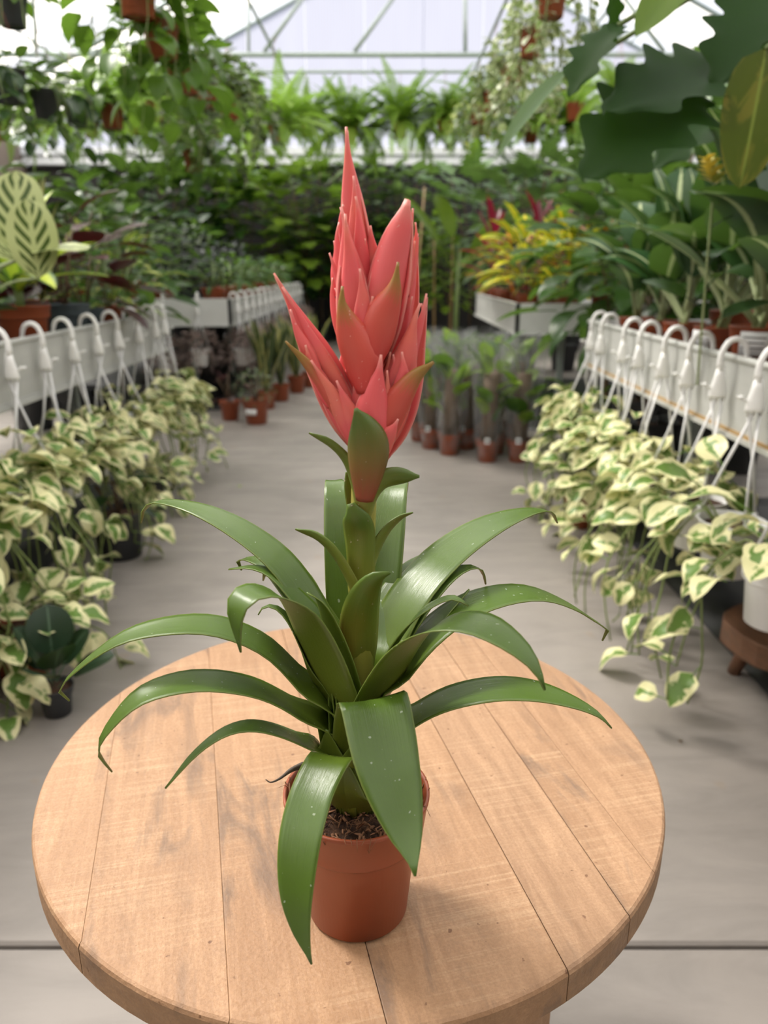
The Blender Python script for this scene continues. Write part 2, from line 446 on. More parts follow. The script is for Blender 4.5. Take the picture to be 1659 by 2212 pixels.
# a few long roots of fibre hanging over the rim
for k, (q, L) in enumerate(((-98, .016), (-88, .012), (-80, .02), (-75, .014), (175, .018), (-20, .012), (-93, .02))):
    q = rad(q); u = V((math.cos(q), math.sin(q), 0)); s_ = V((-u.y, u.x, 0)) * random.uniform(-.5, .5)
    p = u * (PR - .012) + V((0, 0, PH - .008))
    m = MB(); m.tube([p, u * PR * 0.99 + s_ * L * .4 + V((0, 0, PH + .0012)), u * (PR + .004) + s_ * L + V((0, 0, PH - L * .5 * (k % 2)))], [.0004, .0003, .00015], 4)
    m.build('root_fibre', M_FIBRE, br)

def brom_leaf_mat(name, tipc, basec, under=False, gloss=0.3):
    t = NT(name); uv = t.n('TexCoord').outputs['UV']
    sep = t.n('SeparateXYZ'); t.l(uv, sep.inputs[0])
    mp = t.n('Mapping'); mp.inputs['Scale'].default_value = (34, 1.2, 1); t.l(uv, mp.inputs[0])
    st = t.noise(mp.outputs[0], 2.0, 4, 0.6)
    c2 = t.noise(t.coord('Object'), 40.0, 3)
    f = t.ramp(sep.outputs[1], [(0.0, (0, 0, 0)), (0.52, (1, 1, 1))])
    col = t.mix(f, basec, tipc)
    col = t.mix(t.math('MULTIPLY', st, 0.45), col, tuple(x * 0.62 for x in tipc))
    col = t.mix(t.math('MULTIPLY', c2, 0.25), col, tuple(min(1, x * 1.7) for x in tipc))
    ed = t.math('ABSOLUTE', t.math('SUBTRACT', sep.outputs[0], 0.5))
    col = t.mix(t.ramp(ed, [(0.47, (0, 0, 0)), (0.495, (0.6, 0.6, 0.6))]), col, (0.22, 0.27, 0.06))
    sp = t.ramp(t.noise(t.coord('Object'), 330.0, 1, 0.3), [(0.775, (0, 0, 0)), (0.79, (1, 1, 1))])
    col = t.mix(t.math('MULTIPLY', sp, 0.5), col, (0.55, 0.6, 0.45))
    t.base(col).set(Roughness=gloss); t.b.inputs['Specular IOR Level'].default_value = 0.55
    t.bump(t.math('ADD', st, t.math('MULTIPLY', c2, .5)), 0.22, 0.0014)
    t.translucent(0.22, t.mix(0.5, col, (0.26, 0.40, 0.02)))
    return t.m
M_BL = brom_leaf_mat('bromeliad_leaf_upper', (0.072, 0.130, 0.015), (0.20, 0.235, 0.026), False, 0.25)
M_BU = brom_leaf_mat('bromeliad_leaf_under', (0.125, 0.165, 0.019), (0.27, 0.275, 0.038), True, 0.36)
def ribbon(name, cl, wd, sides, cup, mats, parent, nv=8, upside=None, th=0.0009, wob=0.0, uv0=0.0):
    """blade along a centre line; cup raises the edges to the side the normal points to"""
    n = len(cl); vs = []; uv = []
    for i, p in enumerate(cl):
        t = (cl[min(i+1, n-1)] - cl[max(i-1, 0)]).normalized()
        s_ = sides[i] - t * sides[i].dot(t); s_.normalize()
        nn = s_.cross(t)
        for j in range(nv + 1):
            v = j / nv * 2 - 1
            c = cup[i]
            if abs(c) > 1e-4:
                R = 1.0 / c; a = v * c                  # arc cross-section (unit half width)
                x = math.sin(a) * R; z = (1 - math.cos(a)) * R
            else: x, z = v, 0
            off = wob * math.sin(i * 0.9 + v * 1.5) * abs(v)
            vs.append(p + s_ * (x * wd[i]) + nn * ((z + off) * wd[i])); uv.append((j / nv, uv0 + (1 - uv0) * i / (n - 1)))
    k = nv + 1
    fs = [(i*k+j, i*k+j+1, (i+1)*k+j+1, (i+1)*k+j) for i in range(n-1) for j in range(nv)]
    o = put(name, mesh(name, [v - V(parent.location) for v in vs], fs, uvs=uv, mats=mats), parent)
    sd = o.modifiers.new('thickness', 'SOLIDIFY'); sd.thickness = th; sd.offset = 0
    if len(mats) > 1: sd.material_offset = 1; sd.material_offset_rim = 0
    return o
def rlen(pts):
    return sum((pts[i+1] - pts[i]).length for i in range(len(pts) - 1))
def even(pts, n):
    f = catmull(pts, 160); L = [0]
    for i in range(159): L.append(L[-1] + (f[i+1] - f[i]).length)
    out = []; j = 0
    for k in range(n):
        d = L[-1] * k / (n - 1)
        while j < 158 and L[j+1] < d: j += 1
        s_ = (d - L[j]) / max(1e-9, L[j+1] - L[j]); out.append(f[j].lerp(f[j+1], s_))
    return out
def rosette_leaf(az, pts=None, rz=None, p3=None, w=0.021, wb=0.0255, tip=2.2, twist=0.0, base=None, cupm=0.55, wp=None):
    a = rad(az); out = V((math.cos(a), math.sin(a), 0)); tang = V((-math.sin(a), math.cos(a), 0))
    if rz: P = [V((AX.x, AX.y, 0)) + out * r + V((0, 0, z)) for r, z in rz]
    elif p3: P = [atY(*q) for q in p3]
    else: P = [at_az(px, py, AX, a) for px, py in pts]
    b0 = V((AX.x, AX.y, 0)) + out * 0.016 + V((0, 0, base if base else 0.652))
    P = [b0] + P
    n = 34
    cl = even(P, n)
    wd = []; cup = []; sd = []
    prof = wp or [wb, wb * 0.99, wb * .93, (w + wb) * .49, w * 1.02, w, w * .97, w * .88, w * .68, w * .36, 0.0006]
    wd = lerp_list(prof, n)
    for i in range(n):
        u = i / (n - 1)
        cup.append(max(0.16, 1.25 * (1 - u / 0.42)) if u < .42 else 0.16 + cupm * 0.35 * max(0, (u - .75)) )
        tw = rad(twist) * u
        sd.append(tang * math.cos(tw) + V((0, 0, 1)) * math.sin(tw))
    # normal of ribbon = side x tangent; want it to be the upper side: side=tang, tangent~out -> tang x out = -z, so flip side
    sd = [-s_ for s_ in sd]
    return ribbon('leaf', cl, wd, sd, cup, [M_BL, M_BU], br)
# rosette leaves: azimuth about the stem (0 right, 90 away, -90 towards the lens), centre line picked in the photo
R_ = rosette_leaf
R_(101, rz=[(.025, .73), (.042, .80), (.062, .855), (.088, .884), (.118, .880), (.13, .862)], w=.0155, wb=.019)
R_(74, rz=[(.028, .73), (.055, .80), (.085, .856), (.112, .880), (.135, .873), (.146, .852)], w=.019, wb=.019)
R_(124, rz=[(.025, .71), (.05, .765), (.085, .805), (.12, .812), (.145, .80), (.155, .785)], w=.016)
R_(152, [(738, 1470), (695, 1350), (615, 1225), (525, 1150), (430, 1102), (345, 1084), (312, 1100), (305, 1130)], w=.0165, tip=2)
R_(140, [(740, 1460), (690, 1345), (630, 1265), (590, 1225), (545, 1208), (515, 1212), (522, 1232)], w=.017)
R_(166, [(738, 1475), (690, 1355), (640, 1290), (590, 1242), (545, 1226), (494, 1230)], w=.0175, wp=[.022, .022, .022, .021, .02, .018, .016, .013, .009, .005, .0006])
R_(178, [(728, 1530), (670, 1430), (630, 1350), (600, 1315), (572, 1310), (558, 1328)], w=.010, wb=.02)
R_(186, [(722, 1545), (655, 1480), (575, 1400), (480, 1358), (385, 1352), (275, 1375), (185, 1432), (130, 1488), (150, 1514)], w=.0165, wp=[.027, .0275, .0265, .0225, .0185, .017, .0165, .0150, .0115, .006, .0006])
R_(199, [(712, 1590), (640, 1535), (560, 1492), (470, 1474), (385, 1478), (300, 1508), (238, 1570), (213, 1622), (242, 1667)], w=.0165)
R_(212, [(700, 1630), (650, 1602), (590, 1578), (535, 1570), (480, 1585), (420, 1630), (357, 1703)], w=.0125, wp=[.02, .02, .0185, .0165, .0145, .0125, .010, .0065, .004, .0025, .0005])
R_(41, [(800, 1470), (840, 1370), (895, 1275), (970, 1195), (1060, 1135), (1140, 1106), (1188, 1106), (1204, 1130)], w=.0205)
R_(30, [(802, 1480), (850, 1400), (910, 1310), (965, 1250), (1010, 1226), (1040, 1232), (1049, 1262)], w=.013)
R_(17, [(812, 1500), (860, 1450), (925, 1375), (1000, 1318), (1085, 1288), (1160, 1285), (1230, 1310), (1285, 1343), (1312, 1362), (1301, 1384)], w=.0195)
R_(24, [(810, 1500), (860, 1440), (920, 1370), (965, 1320), (1000, 1288), (1014, 1273)], w=.012)
R_(-9, [(815, 1610), (880, 1560), (960, 1515), (1060, 1492), (1150, 1494), (1230, 1515), (1290, 1543), (1321, 1573)], w=.0185)
# inner, steeper leaves
R_(58, [(790, 1440), (815, 1370), (850, 1285), (880, 1230), (918, 1194)], w=.0165, base=.70, wp=[.018, .018, .0185, .0185, .018, .017, .0155, .013, .009, .005, .0006])
R_(-22, [(800, 1500), (840, 1420), (890, 1345), (940, 1306), (980, 1292), (1012, 1309)], w=.018, base=.68)
R_(-150, [(752, 1510), (738, 1440), (715, 1360), (690, 1300), (663, 1281)], w=.0215, base=.68, wp=[.021, .022, .023, .024, .024, .024, .023, .021, .017, .011, .0008])
# leaves that lean to the lens and fold over
R_(-136, [(745, 1580), (712, 1480), (680, 1390), (640, 1315), (588, 1283), (540, 1283), (512, 1312), (512, 1360), (520, 1409)], w=.0275, wb=.025, wp=[.024, .025, .027, .0285, .0285, .0275, .025, .021, .0155, .009, .0006])
R_(-42, [(795, 1570), (830, 1480), (885, 1395), (950, 1352), (1030, 1350), (1105, 1390), (1155, 1440), (1177, 1491)], w=.025, wb=.025, wp=[.024, .025, .0265, .027, .027, .026, .0245, .0215, .0165, .0095, .0006])
R_(-71, p3=[(790, 1590, .476), (797, 1535, .462), (808, 1516, .446), (834, 1640, .418), (856, 1726, .402), (877, 1804, .388), (891, 1856, .377), (897, 1893, .369)], wb=.025, wp=[.024, .0245, .0248, .0245, .0242, .0240, .0236, .0222, .0182, .0110, .0007])
R_(-104, p3=[(748, 1680, .478), (735, 1650, .466), (716, 1636, .450), (680, 1700, .427), (655, 1780, .407), (643, 1860, .393), (641, 1940, .382), (651, 2010, .375), (673, 2083, .369)], wb=.022, wp=[.022, .0205, .0180, .0165, .0155, .0150, .0146, .0136, .0110, .0062, .0005])
R_(-88, rz=[(.026, .68), (.03, .705), (.032, .73)], w=.02, wb=.025, wp=[.030, .031, .031, .030, .028, .025, .021, .016, .010, .005, .001])
R_(-125, rz=[(.026, .68), (.03, .71), (.034, .735)], w=.02, wp=[.028, .029, .029, .028, .026, .023, .019, .014, .009, .005, .001])

# a dried leaf curling over the rim
m = MB(); m.tube(catmull([atY(655, 1652, .495) - AX, atY(628, 1664, .478) - AX, atY(604, 1682, .462) - AX, atY(585, 1690, .452) - AX, atY(574, 1684, .450) - AX], 14), [.0024, .0022, .002, .0018, .0015, .0012, .001, .0008, .0007, .0006, .0005, .0005, .0004, .0004], 6)
m.build('dry_leaf', plain('dried_leaf', (0.11, 0.085, 0.065), 0.8, 0, 0.3), br)

# flower stem
def axis_pt(py, px=None):
    table = [(1700, 770), (1400, 778), (1200, 782), (1080, 786), (900, 790), (700, 788), (500, 775), (275, 750)]
    if px is None:
        for (y0, x0), (y1, x1) in zip(table, table[1:]):
            if y1 <= py <= y0: px = x0 + (x1 - x0) * (y0 - py) / (y0 - y1)
    return atY(px, py, 0.50)
def stem_mat():
    t = NT('flower_stem'); nz = t.noise(t.coord('Object', (60, 60, 6)), 3.0, 3)
    t.base(t.mix(nz, (0.24, 0.24, 0.04), (0.34, 0.29, 0.06))).set(Roughness=0.4); return t.m
m = MB(); pts = [axis_pt(y) - AX for y in (1690, 1500, 1300, 1150, 1050, 950, 800, 640, 560)]
m.tube(pts, [.012, .011, .0094, .0088, .0088, .009, .008, .006, .004], 16); m.build('flower_stem', stem_mat(), br)

def bract_mat(name, base, mid, tipc, gloss=0.42):
    t = NT(name); uv = t.n('TexCoord').outputs['UV']; sep = t.n('SeparateXYZ'); t.l(uv, sep.inputs[0])
    mp = t.n('Mapping'); mp.inputs['Scale'].default_value = (20, 1.4, 1); t.l(uv, mp.inputs[0])
    oi = t.n('ObjectInfo')
    st = t.noise(mp.outputs[0], 1.6, 3, 0.5)
    f = t.math('ADD', sep.outputs[1], t.math('MULTIPLY', t.math('SUBTRACT', st, 0.5), 0.22))
    col = t.ramp(f, [(0.05, base), (0.45, mid), (0.62 if name == 'bronze_bract' else 0.85, mid if name in ('coral_bract', 'bronze_bract') else tipc), (0.86 if name == 'bronze_bract' else 0.99, tipc)])
    col = t.mix(t.math('MULTIPLY', st, 0.30), col, tuple(x * 0.72 for x in mid))
    c2 = t.noise(t.coord('Object', None, True), 26.0, 2)
    if name == 'coral_bract':
        col = t.mix(t.ramp(c2, [(0.45, (0, 0, 0)), (0.75, (0.55, 0.55, 0.55))]), col, (0.80, 0.26, 0.12))
        col = t.mix(t.math('MULTIPLY', oi.outputs['Random'], 0.22), col, (0.82, 0.25, 0.24))
    sp = t.ramp(t.noise(t.coord('Object'), 420.0, 1, 0.3), [(0.76, (0, 0, 0)), (0.79, (1, 1, 1))])
    col = t.mix(t.math('MULTIPLY', sp, 0.4), col, (0.9, 0.62, 0.55))
    if name == 'coral_bract':
        ed = t.math('ABSOLUTE', t.math('SUBTRACT', sep.outputs[0], 0.5))
        col = t.mix(t.ramp(ed, [(0.44, (0, 0, 0)), (0.495, (0.55, 0.55, 0.55))]), col, (0.86, 0.42, 0.36))  # pale highlight painted along the bract edges
    t.base(col).set(Roughness=gloss); t.bump(st, 0.10, 0.001)
    t.translucent(0.20, t.mix(0.5, col, (0.95, 0.12, 0.08)))
    return t.m
M_CORAL = bract_mat('coral_bract', (0.76, 0.06, 0.075), (0.88, 0.14, 0.15), (0.88, 0.42, 0.36))
M_BRONZE = bract_mat('bronze_bract', (0.58, 0.05, 0.045), (0.66, 0.11, 0.08), (0.28, 0.22, 0.045))
M_GREENB = bract_mat('green_bract', (0.25, 0.045, 0.02), (0.17, 0.12, 0.025), (0.075, 0.15, 0.025))
M_SCAPE = bract_mat('scape_bract', (0.29, 0.28, 0.05), (0.17, 0.22, 0.03), (0.085, 0.17, 0.022))
def bract(pts, dy, az, w, mat, prof=(0.5, 0.85, 1.0, 0.97, 0.80, 0.48, 0.16, 0.02), cup=0.95, name='bract', nv=8, th=0.0012, dys=None):
    """pts in pixels base to tip; dy is how far it stands before (-) or behind (+) the stem, az the side it faces"""
    dd = dys or [dy] * len(pts)
    P = [atY(px, py, 0.50 + d) for (px, py), d in zip(pts, dd)]
    n = 22; cl = even(P, n)
    a = rad(az); face = V((math.cos(a), math.sin(a), 0))
    wd = lerp_list([w * k for k in prof], n)
    sd = []
    for i in range(n):
        t = (cl[min(i+1, n-1)] - cl[max(i-1, 0)]).normalized()
        sd.append(face.cross(t).normalized())
    # nn = s x t = (face x t) x t = -face (roughly): edges bend back towards the stem
    return ribbon(name, cl, wd, sd, [cup] * n, [mat], br, nv=nv, th=th)
BL = (0.5, 0.82, 1.0, 1.02, 0.98, 0.80, 0.52, 0.06)
DP = (0.5, 0.85, 1.0, 0.97, 0.80, 0.48, 0.16, 0.02)
def spike(pts, dy, w, az=-90, mat=None, prof=DP):
    """a flattened pod of folded bracts: front shell, back shell"""
    bract(pts, dy - .002, az, w, mat or M_CORAL, cup=1.25, prof=prof)
    bract([(x + 2, y + 8) for x, y in pts], dy + .004, az + 180, w * 0.92, M_CORAL, cup=1.15, prof=prof)
C = M_CORAL
# top spike
spike([(788, 640), (779, 560), (766, 480), (757, 400), (751, 330), (748, 274)], 0.0, .0108)
bract([(788, 640), (783, 570), (774, 500), (768, 440), (764, 380)], -.006, -70, .0078, C, cup=1.2)
bract([(792, 640), (789, 580), (780, 500), (773, 455), (768, 424)], -.009, -60, .0065, C, cup=1.2)
bract([(794, 630), (790, 570), (783, 510), (776, 455)], -.002, -40, .0085, C, cup=1.1)
bract([(798, 650), (795, 610), (789, 560), (788, 515)], -.008, -60, .006, C, cup=1.2)
# tall middle-left spike with its bracts
spike([(782, 800), (768, 700), (758, 600), (750, 530), (745, 480), (736, 447)], -.016, .0145)
bract([(785, 800), (772, 720), (765, 640), (757, 560), (748, 500), (746, 462)], -.022, -90, .0115, C, cup=1.25)
bract([(755, 700), (738, 630), (728, 560), (727, 510), (733, 480)], -.006, -130, .0085, C, cup=1.2)
bract([(765, 720), (742, 650), (725, 590), (712, 546)], -.010, -130, .0075, C, cup=1.2)
bract([(762, 720), (738, 640), (730, 580), (725, 540)], -.003, -140, .006, C, cup=1.2)
bract([(765, 760), (745, 700), (733, 650), (724, 622)], -.008, -150, .008, C, cup=1.2)
bract([(790, 770), (788, 700), (785, 640), (777, 580)], -.026, -75, .0075, C, cup=1.2)
bract([(788, 850), (775, 780), (752, 720), (738, 660), (740, 618)], -.032, -105, .0165, M_BRONZE, cup=1.3)
bract([(795, 815), (797, 760), (797, 700), (792, 672)], -.024, -60, .0085, C, cup=1.3)
# middle right spike
spike([(800, 790), (820, 700), (838, 610), (855, 530), (872, 470), (879, 430)], -.012, .0165, prof=BL)
bract([(808, 780), (822, 700), (840, 600), (858, 520), (873, 468), (883, 432)], -.020, -85, .0148, C, cup=1.25, prof=BL)
bract([(808, 740), (812, 660), (828, 560), (845, 500), (856, 466)], -.010, -110, .0105, C, cup=1.2)
bract([(850, 700), (872, 620), (885, 530), (892, 450)], -.008, -55, .0105, C, cup=1.2)
bract([(840, 700), (868, 620), (890, 560), (896, 520)], -.002, -45, .010, C, cup=1.2)
bract([(800, 700), (806, 640), (820, 580), (828, 535)], -.012, -110, .0095, C, cup=1.2)
bract([(803, 790), (815, 740), (832, 680), (852, 630), (860, 566)], -.030, -78, .0150, M_BRONZE, cup=1.3)
bract([(797, 760), (800, 700), (803, 660), (805, 640)], -.026, -90, .008, C, cup=1.2)
bract([(792, 670), (797, 600), (803, 540), (800, 487)], -.004, -90, .0095, C, cup=1.1)
# right thin spike
spike([(835, 850), (862, 760), (880, 680), (893, 600), (902, 504)], .004, .008, -60)
bract([(835, 860), (858, 770), (878, 690), (890, 640)], -.002, -60, .0095, C, cup=1.2)
# lower left spike
spike([(775, 960), (735, 880), (700, 800), (660, 720), (625, 650), (592, 590)], -.014, .0125, -120)
bract([(775, 960), (745, 890), (712, 810), (680, 745), (648, 680)], -.019, -70, .0120, C, cup=1.1)
bract([(772, 960), (735, 870), (700, 800), (670, 740), (640, 672), (610, 620)], -.020, -125, .0095, C, cup=1.2)
bract([(776, 980), (745, 920), (712, 850), (685, 800), (672, 778)], -.028, -115, .0085, C, cup=1.2)
bract([(780, 970), (762, 920), (742, 860), (727, 822)], -.030, -100, .0075, C, cup=1.2)
bract([(778, 990), (745, 930), (700, 860), (662, 795), (617, 737)], -.024, -150, .0125, M_BRONZE, cup=1.35, prof=(.5, .85, 1, .95, .7, .38, .04))
bract([(782, 1000), (760, 950), (745, 905), (733, 870)], -.024, -140, .008, C, cup=1.2)
# inner left behind
bract([(775, 900), (758, 850), (745, 790), (741, 745)], .012, -95, .0125, C, cup=1.0)
bract([(770, 880), (750, 840), (735, 800), (731, 790)], .008, -120, .007, C, cup=1.0)
# lower front
bract([(792, 980), (790, 900), (783, 840), (788, 782)], -.026, -95, .0125, C, cup=1.2)
bract([(800, 1000), (805, 920), (812, 850), (820, 800), (823, 766)], -.034, -80, .0150, C, cup=1.25)
bract([(785, 1000), (775, 930), (767, 870), (765, 830)], -.022, -110, .010, C, cup=1.2)
bract([(812, 980), (822, 900), (832, 840), (843, 760)], -.018, -70, .0095, C, cup=1.2)
bract([(815, 1000), (830, 930), (838, 860), (836, 800)], -.026, -60, .010, C, cup=1.2)
# lower right spike
spike([(815, 980), (848, 900), (872, 820), (893, 750), (912, 690), (921, 634)], -.014, .0145, -60)
bract([(815, 980), (842, 900), (862, 820), (880, 760), (896, 690), (908, 655)], -.021, -85, .0155, C, cup=1.2)
bract([(835, 950), (862, 880), (885, 800), (905, 740)], -.012, -40, .010, C, cup=1.2)
bract([(818, 990), (850, 920), (880, 860), (905, 815), (937, 782)], -.026, -50, .0165, M_BRONZE, cup=1.35, prof=(.5, .85, 1, .95, .7, .38, .04))
bract([(815, 1000), (830, 960), (848, 930), (860, 905)], -.03, -70, .010, C, cup=1.2)
# small tips that peep out between the big bracts
for (pts, dy, az, w) in (([(742, 760), (722, 690), (716, 640), (719, 600)], -.004, -140, .006), ([(724, 640), (720, 590), (724, 545), (722, 520)], .002, -130, .0045), ([(760, 560), (745, 510), (738, 470), (742, 442)], -.004, -100, .005),
                         ([(812, 660), (818, 590), (832, 530), (848, 490)], -.002, -90, .006), ([(880, 640), (895, 570), (900, 520), (897, 480)], .0, -50, .0055), ([(893, 800), (908, 740), (914, 690), (910, 655)], -.006, -40, .006),
                         ([(690, 830), (665, 770), (640, 715), (628, 668)], -.022, -110, .0055), ([(715, 880), (692, 830), (672, 790), (660, 745)], -.024, -95, .0065), ([(770, 900), (757, 860), (750, 815), (752, 785)], -.012, -95, .0075),
                         ([(850, 900), (866, 850), (872, 800), (868, 760)], -.024, -80, .0075), ([(832, 880), (846, 830), (852, 790), (849, 765)], -.020, -75, .006), ([(796, 860), (797, 820), (801, 790), (800, 776)], -.030, -85, .005)):
    bract(pts, dy, az, w, C, cup=1.2)
# sheath at the foot of the flower
bract([(778, 1090), (772, 1030), (757, 960), (742, 905)], -.012, -140, .0105, C, cup=1.3)
bract([(812, 1040), (822, 990), (828, 950), (826, 915)], -.012, -40, .0105, C, cup=1.3)
bract([(787, 1085), (791, 1030), (794, 970), (785, 925), (768, 882)], -.042, -92, .0165, M_GREENB, cup=1.25, prof=(.42, .62, .82, .97, 1.0, .84, .48, .04))
# scape bracts, green, tips bent outwards
G = M_SCAPE
SPF = (.8, 1.0, 1.0, .9, .72, .45, .05)
bract([(776, 1130), (765, 1060), (745, 1000), (710, 960), (668, 935)], 0, -150, .0095, G, cup=1.0, dys=[-.006, -.010, -.012, -.014, -.012], prof=SPF)
bract([(790, 1130), (805, 1080), (828, 1048), (860, 1032), (906, 1029)], 0, -40, .0125, G, cup=1.0, dys=[-.010, -.013, -.014, -.013, -.012], prof=SPF)
bract([(780, 1290), (779, 1220), (776, 1160), (768, 1120), (757, 1088)], 0, -92, .0108, G, cup=0.9, dys=[-.010, -.011, -.013, -.020, -.020], prof=(.95, 1, 1, 1.05, 1.1, .9, .25))
bract([(798, 1260), (815, 1200), (840, 1150), (868, 1120), (892, 1107)], 0, -15, .0125, G, cup=0.9, dys=[-.004, 0, .002, .003, .003], prof=SPF)
bract([(770, 1310), (752, 1260), (722, 1205), (685, 1165), (638, 1143)], 0, -165, .0130, G, cup=0.9, dys=[-.008, -.008, -.008, -.006, -.004], prof=SPF)
bract([(783, 1450), (780, 1360), (790, 1295), (812, 1252), (842, 1237)], 0, -75, .0155, G, cup=0.9, dys=[-.006, -.014, -.024, -.031, -.034], prof=(.7, .95, 1.05, 1.0, .85, .55, .06))
bract([(770, 1130), (762, 1085), (753, 1050), (748, 1020)], .010, 120, .007, G, cup=0.9, prof=SPF)

# ================================================================== LEAF MATERIALS FOR THE OTHER PLANTS
def leafmat(name, c1, c2, rib=None, ribw=0.05, edge=None, edgew=0.36, gloss=0.36, tr=0.28, blotch=None, trc=None, veins=None):
    """c1/c2 vary over and between leaves; rib is a pale midrib, edge a margin colour, blotch patches, veins side stripes"""
    t = NT(name); uv = t.n('TexCoord').outputs['UV']; sep = t.n('SeparateXYZ'); t.l(uv, sep.inputs[0])
    oi = t.n('ObjectInfo'); rnd = oi.outputs['Random']
    mp = t.n('Mapping'); t.l(uv, mp.inputs[0])
    cx = t.n('CombineXYZ'); t.l(t.math('MULTIPLY', rnd, 91.0), cx.inputs[0]); t.l(t.math('MULTIPLY', rnd, 47.0), cx.inputs[1]); t.l(cx.outputs[0], mp.inputs['Location'])
    p = mp.outputs[0]
    nz = t.noise(p, 3.2, 3, 0.55)
    col = t.mix(t.math('ADD', t.math('MULTIPLY', nz, 0.6), t.math('MULTIPLY', rnd, 0.5), True), c1, c2)
    ax = t.math('ABSOLUTE', t.math('SUBTRACT', sep.outputs[0], 0.5))
    if veins:
        q = t.math('ADD', t.math('MULTIPLY', sep.outputs[1], 5.5), t.math('MULTIPLY', ax, -4.5))
        w = t.math('SINE', t.math('MULTIPLY', q, 6.283))
        k = t.math('MULTIPLY', t.math('GREATER_THAN', w, -0.05), t.math('MULTIPLY', t.math('LESS_THAN', ax, 0.33), t.math('GREATER_THAN', ax, 0.05)))
        col = t.mix(k, col, veins)
    if blotch:
        b = t.ramp(t.noise(p, 2.4, 3, 0.6, 0.6), [(0.50, (0, 0, 0)), (0.56, (1, 1, 1))])
        col = t.mix(b, col, blotch)
    if edge:
        e = t.math('ADD', t.math('ADD', ax, t.math('MULTIPLY', t.math('SUBTRACT', rnd, 0.5), 0.26)), t.math('MULTIPLY', t.math('SUBTRACT', t.noise(p, 2.5, 4, 0.6), 0.5), 1.15))
        col = t.mix(t.ramp(e, [(edgew - 0.10, (0, 0, 0)), (edgew - 0.05, (1, 1, 1))]), col, edge)
    if rib:
        col = t.mix(t.ramp(ax, [(ribw * 0.5, (1, 1, 1)), (ribw, (0, 0, 0))]), col, rib)
    t.base(col).set(Roughness=gloss); t.b.inputs['Specular IOR Level'].default_value = 0.12 if name == 'philodendron_leaf' else 0.32
    if tr: t.translucent(tr, t.mix(0.45, col, trc or (0.25, 0.45, 0.05)))
    return t.m
L_POTHOS = leafmat('pothos_leaf', (0.10, 0.20, 0.035), (0.16, 0.27, 0.06), edge=(0.74, 0.71, 0.40), edgew=0.27, tr=0.18, trc=(.5, .6, .2))
L_POTHOSG = leafmat('green_pothos_leaf', (0.0370, 0.0962, 0.0111), (0.0888, 0.1776, 0.0148), tr=0.4)
L_DIEFF = leafmat('dieffenbachia_leaf', (0.0163, 0.0555, 0.0178), (0.0333, 0.0888, 0.0266), rib=(0.48, 0.55, 0.30), ribw=0.065, tr=0.2)
L_CROTON = leafmat('croton_leaf', (0.10, 0.22, 0.012), (0.24, 0.36, 0.015), rib=(0.85, 0.62, 0.03), ribw=0.14, blotch=(0.72, 0.60, 0.02), tr=0.25)
L_CROTONR = leafmat('red_croton_leaf', (0.0370, 0.0370, 0.0148), (0.1184, 0.0740, 0.0148), rib=(0.80, 0.18, 0.02), ribw=0.16, blotch=(0.55, 0.20, 0.02), tr=0.2)
L_CORDY = leafmat('cordyline_leaf', (0.0370, 0.0104, 0.0133), (0.2220, 0.0148, 0.0370), tr=0.25, trc=(.6, .02, .06))
L_CALA = leafmat('calathea_leaf', (0.36, 0.42, 0.17), (0.44, 0.47, 0.22), rib=(0.40, 0.45, 0.2), ribw=0.03, veins=(0.045, 0.075, 0.012), tr=0.12)
L_DRAC = leafmat('striped_dracaena_leaf', (0.0259, 0.0740, 0.0148), (0.0370, 0.1036, 0.0222), rib=(0.42, 0.50, 0.04), ribw=0.42, tr=0.25)
L_ZZ = leafmat('black_zz_leaf', (0.0059, 0.0089, 0.0089), (0.0163, 0.0222, 0.0192), gloss=0.22, tr=0.0)
L_BURG = leafmat('burgundy_leaf', (0.022, 0.007, 0.007), (0.045, 0.011, 0.010), tr=0.10, trc=(.18, .02, .02))
L_GREEN = leafmat('mid_green_leaf', (0.0163, 0.0555, 0.0104), (0.0555, 0.1258, 0.0222), gloss=0.3)
L_DEEP = leafmat('deep_green_leaf', (0.0104, 0.0311, 0.0104), (0.0296, 0.0703, 0.0222), gloss=0.34)
L_SAGE = leafmat('sage_leaf', (0.0518, 0.0888, 0.0444), (0.1184, 0.1628, 0.0888), gloss=0.5)
L_LIME = leafmat('lime_leaf', (0.0740, 0.1480, 0.0089), (0.1628, 0.2442, 0.0222), tr=0.35)
L_YOUNG = leafmat('young_green_leaf', (0.13, 0.24, 0.02), (0.26, 0.38, 0.05), tr=0.35)
L_VAR = leafmat('cream_splashed_leaf', (0.05, 0.14, 0.02), (0.12, 0.22, 0.03), blotch=(0.62, 0.62, 0.16), tr=0.25)
L_FERN = leafmat('fern_frond', (0.12, 0.24, 0.022), (0.28, 0.43, 0.06), gloss=0.5, tr=0.4)
L_FERND = leafmat('dark_fern_frond', (0.0259, 0.0740, 0.0104), (0.0666, 0.1480, 0.0222), gloss=0.5, tr=0.35)
L_IVY = leafmat('creeping_fig_leaf', (0.16, 0.22, 0.09), (0.26, 0.31, 0.15), edge=(0.58, 0.60, 0.42), edgew=0.34, tr=0.25)
L_TWIG = leafmat('bronze_string_leaf', (0.28, 0.205, 0.185), (0.48, 0.385, 0.345), gloss=0.6, tr=0.15, trc=(.4, .3, .25))
L_PEP = leafmat('grey_green_small_leaf', (0.0666, 0.0962, 0.0444), (0.1480, 0.1776, 0.1036), gloss=0.5, tr=0.2)
L_PHILO = leafmat('philodendron_leaf', (0.0074, 0.0252, 0.0052), (0.0163, 0.0459, 0.0081), gloss=0.55, tr=0.25, trc=(.12, .30, .02))
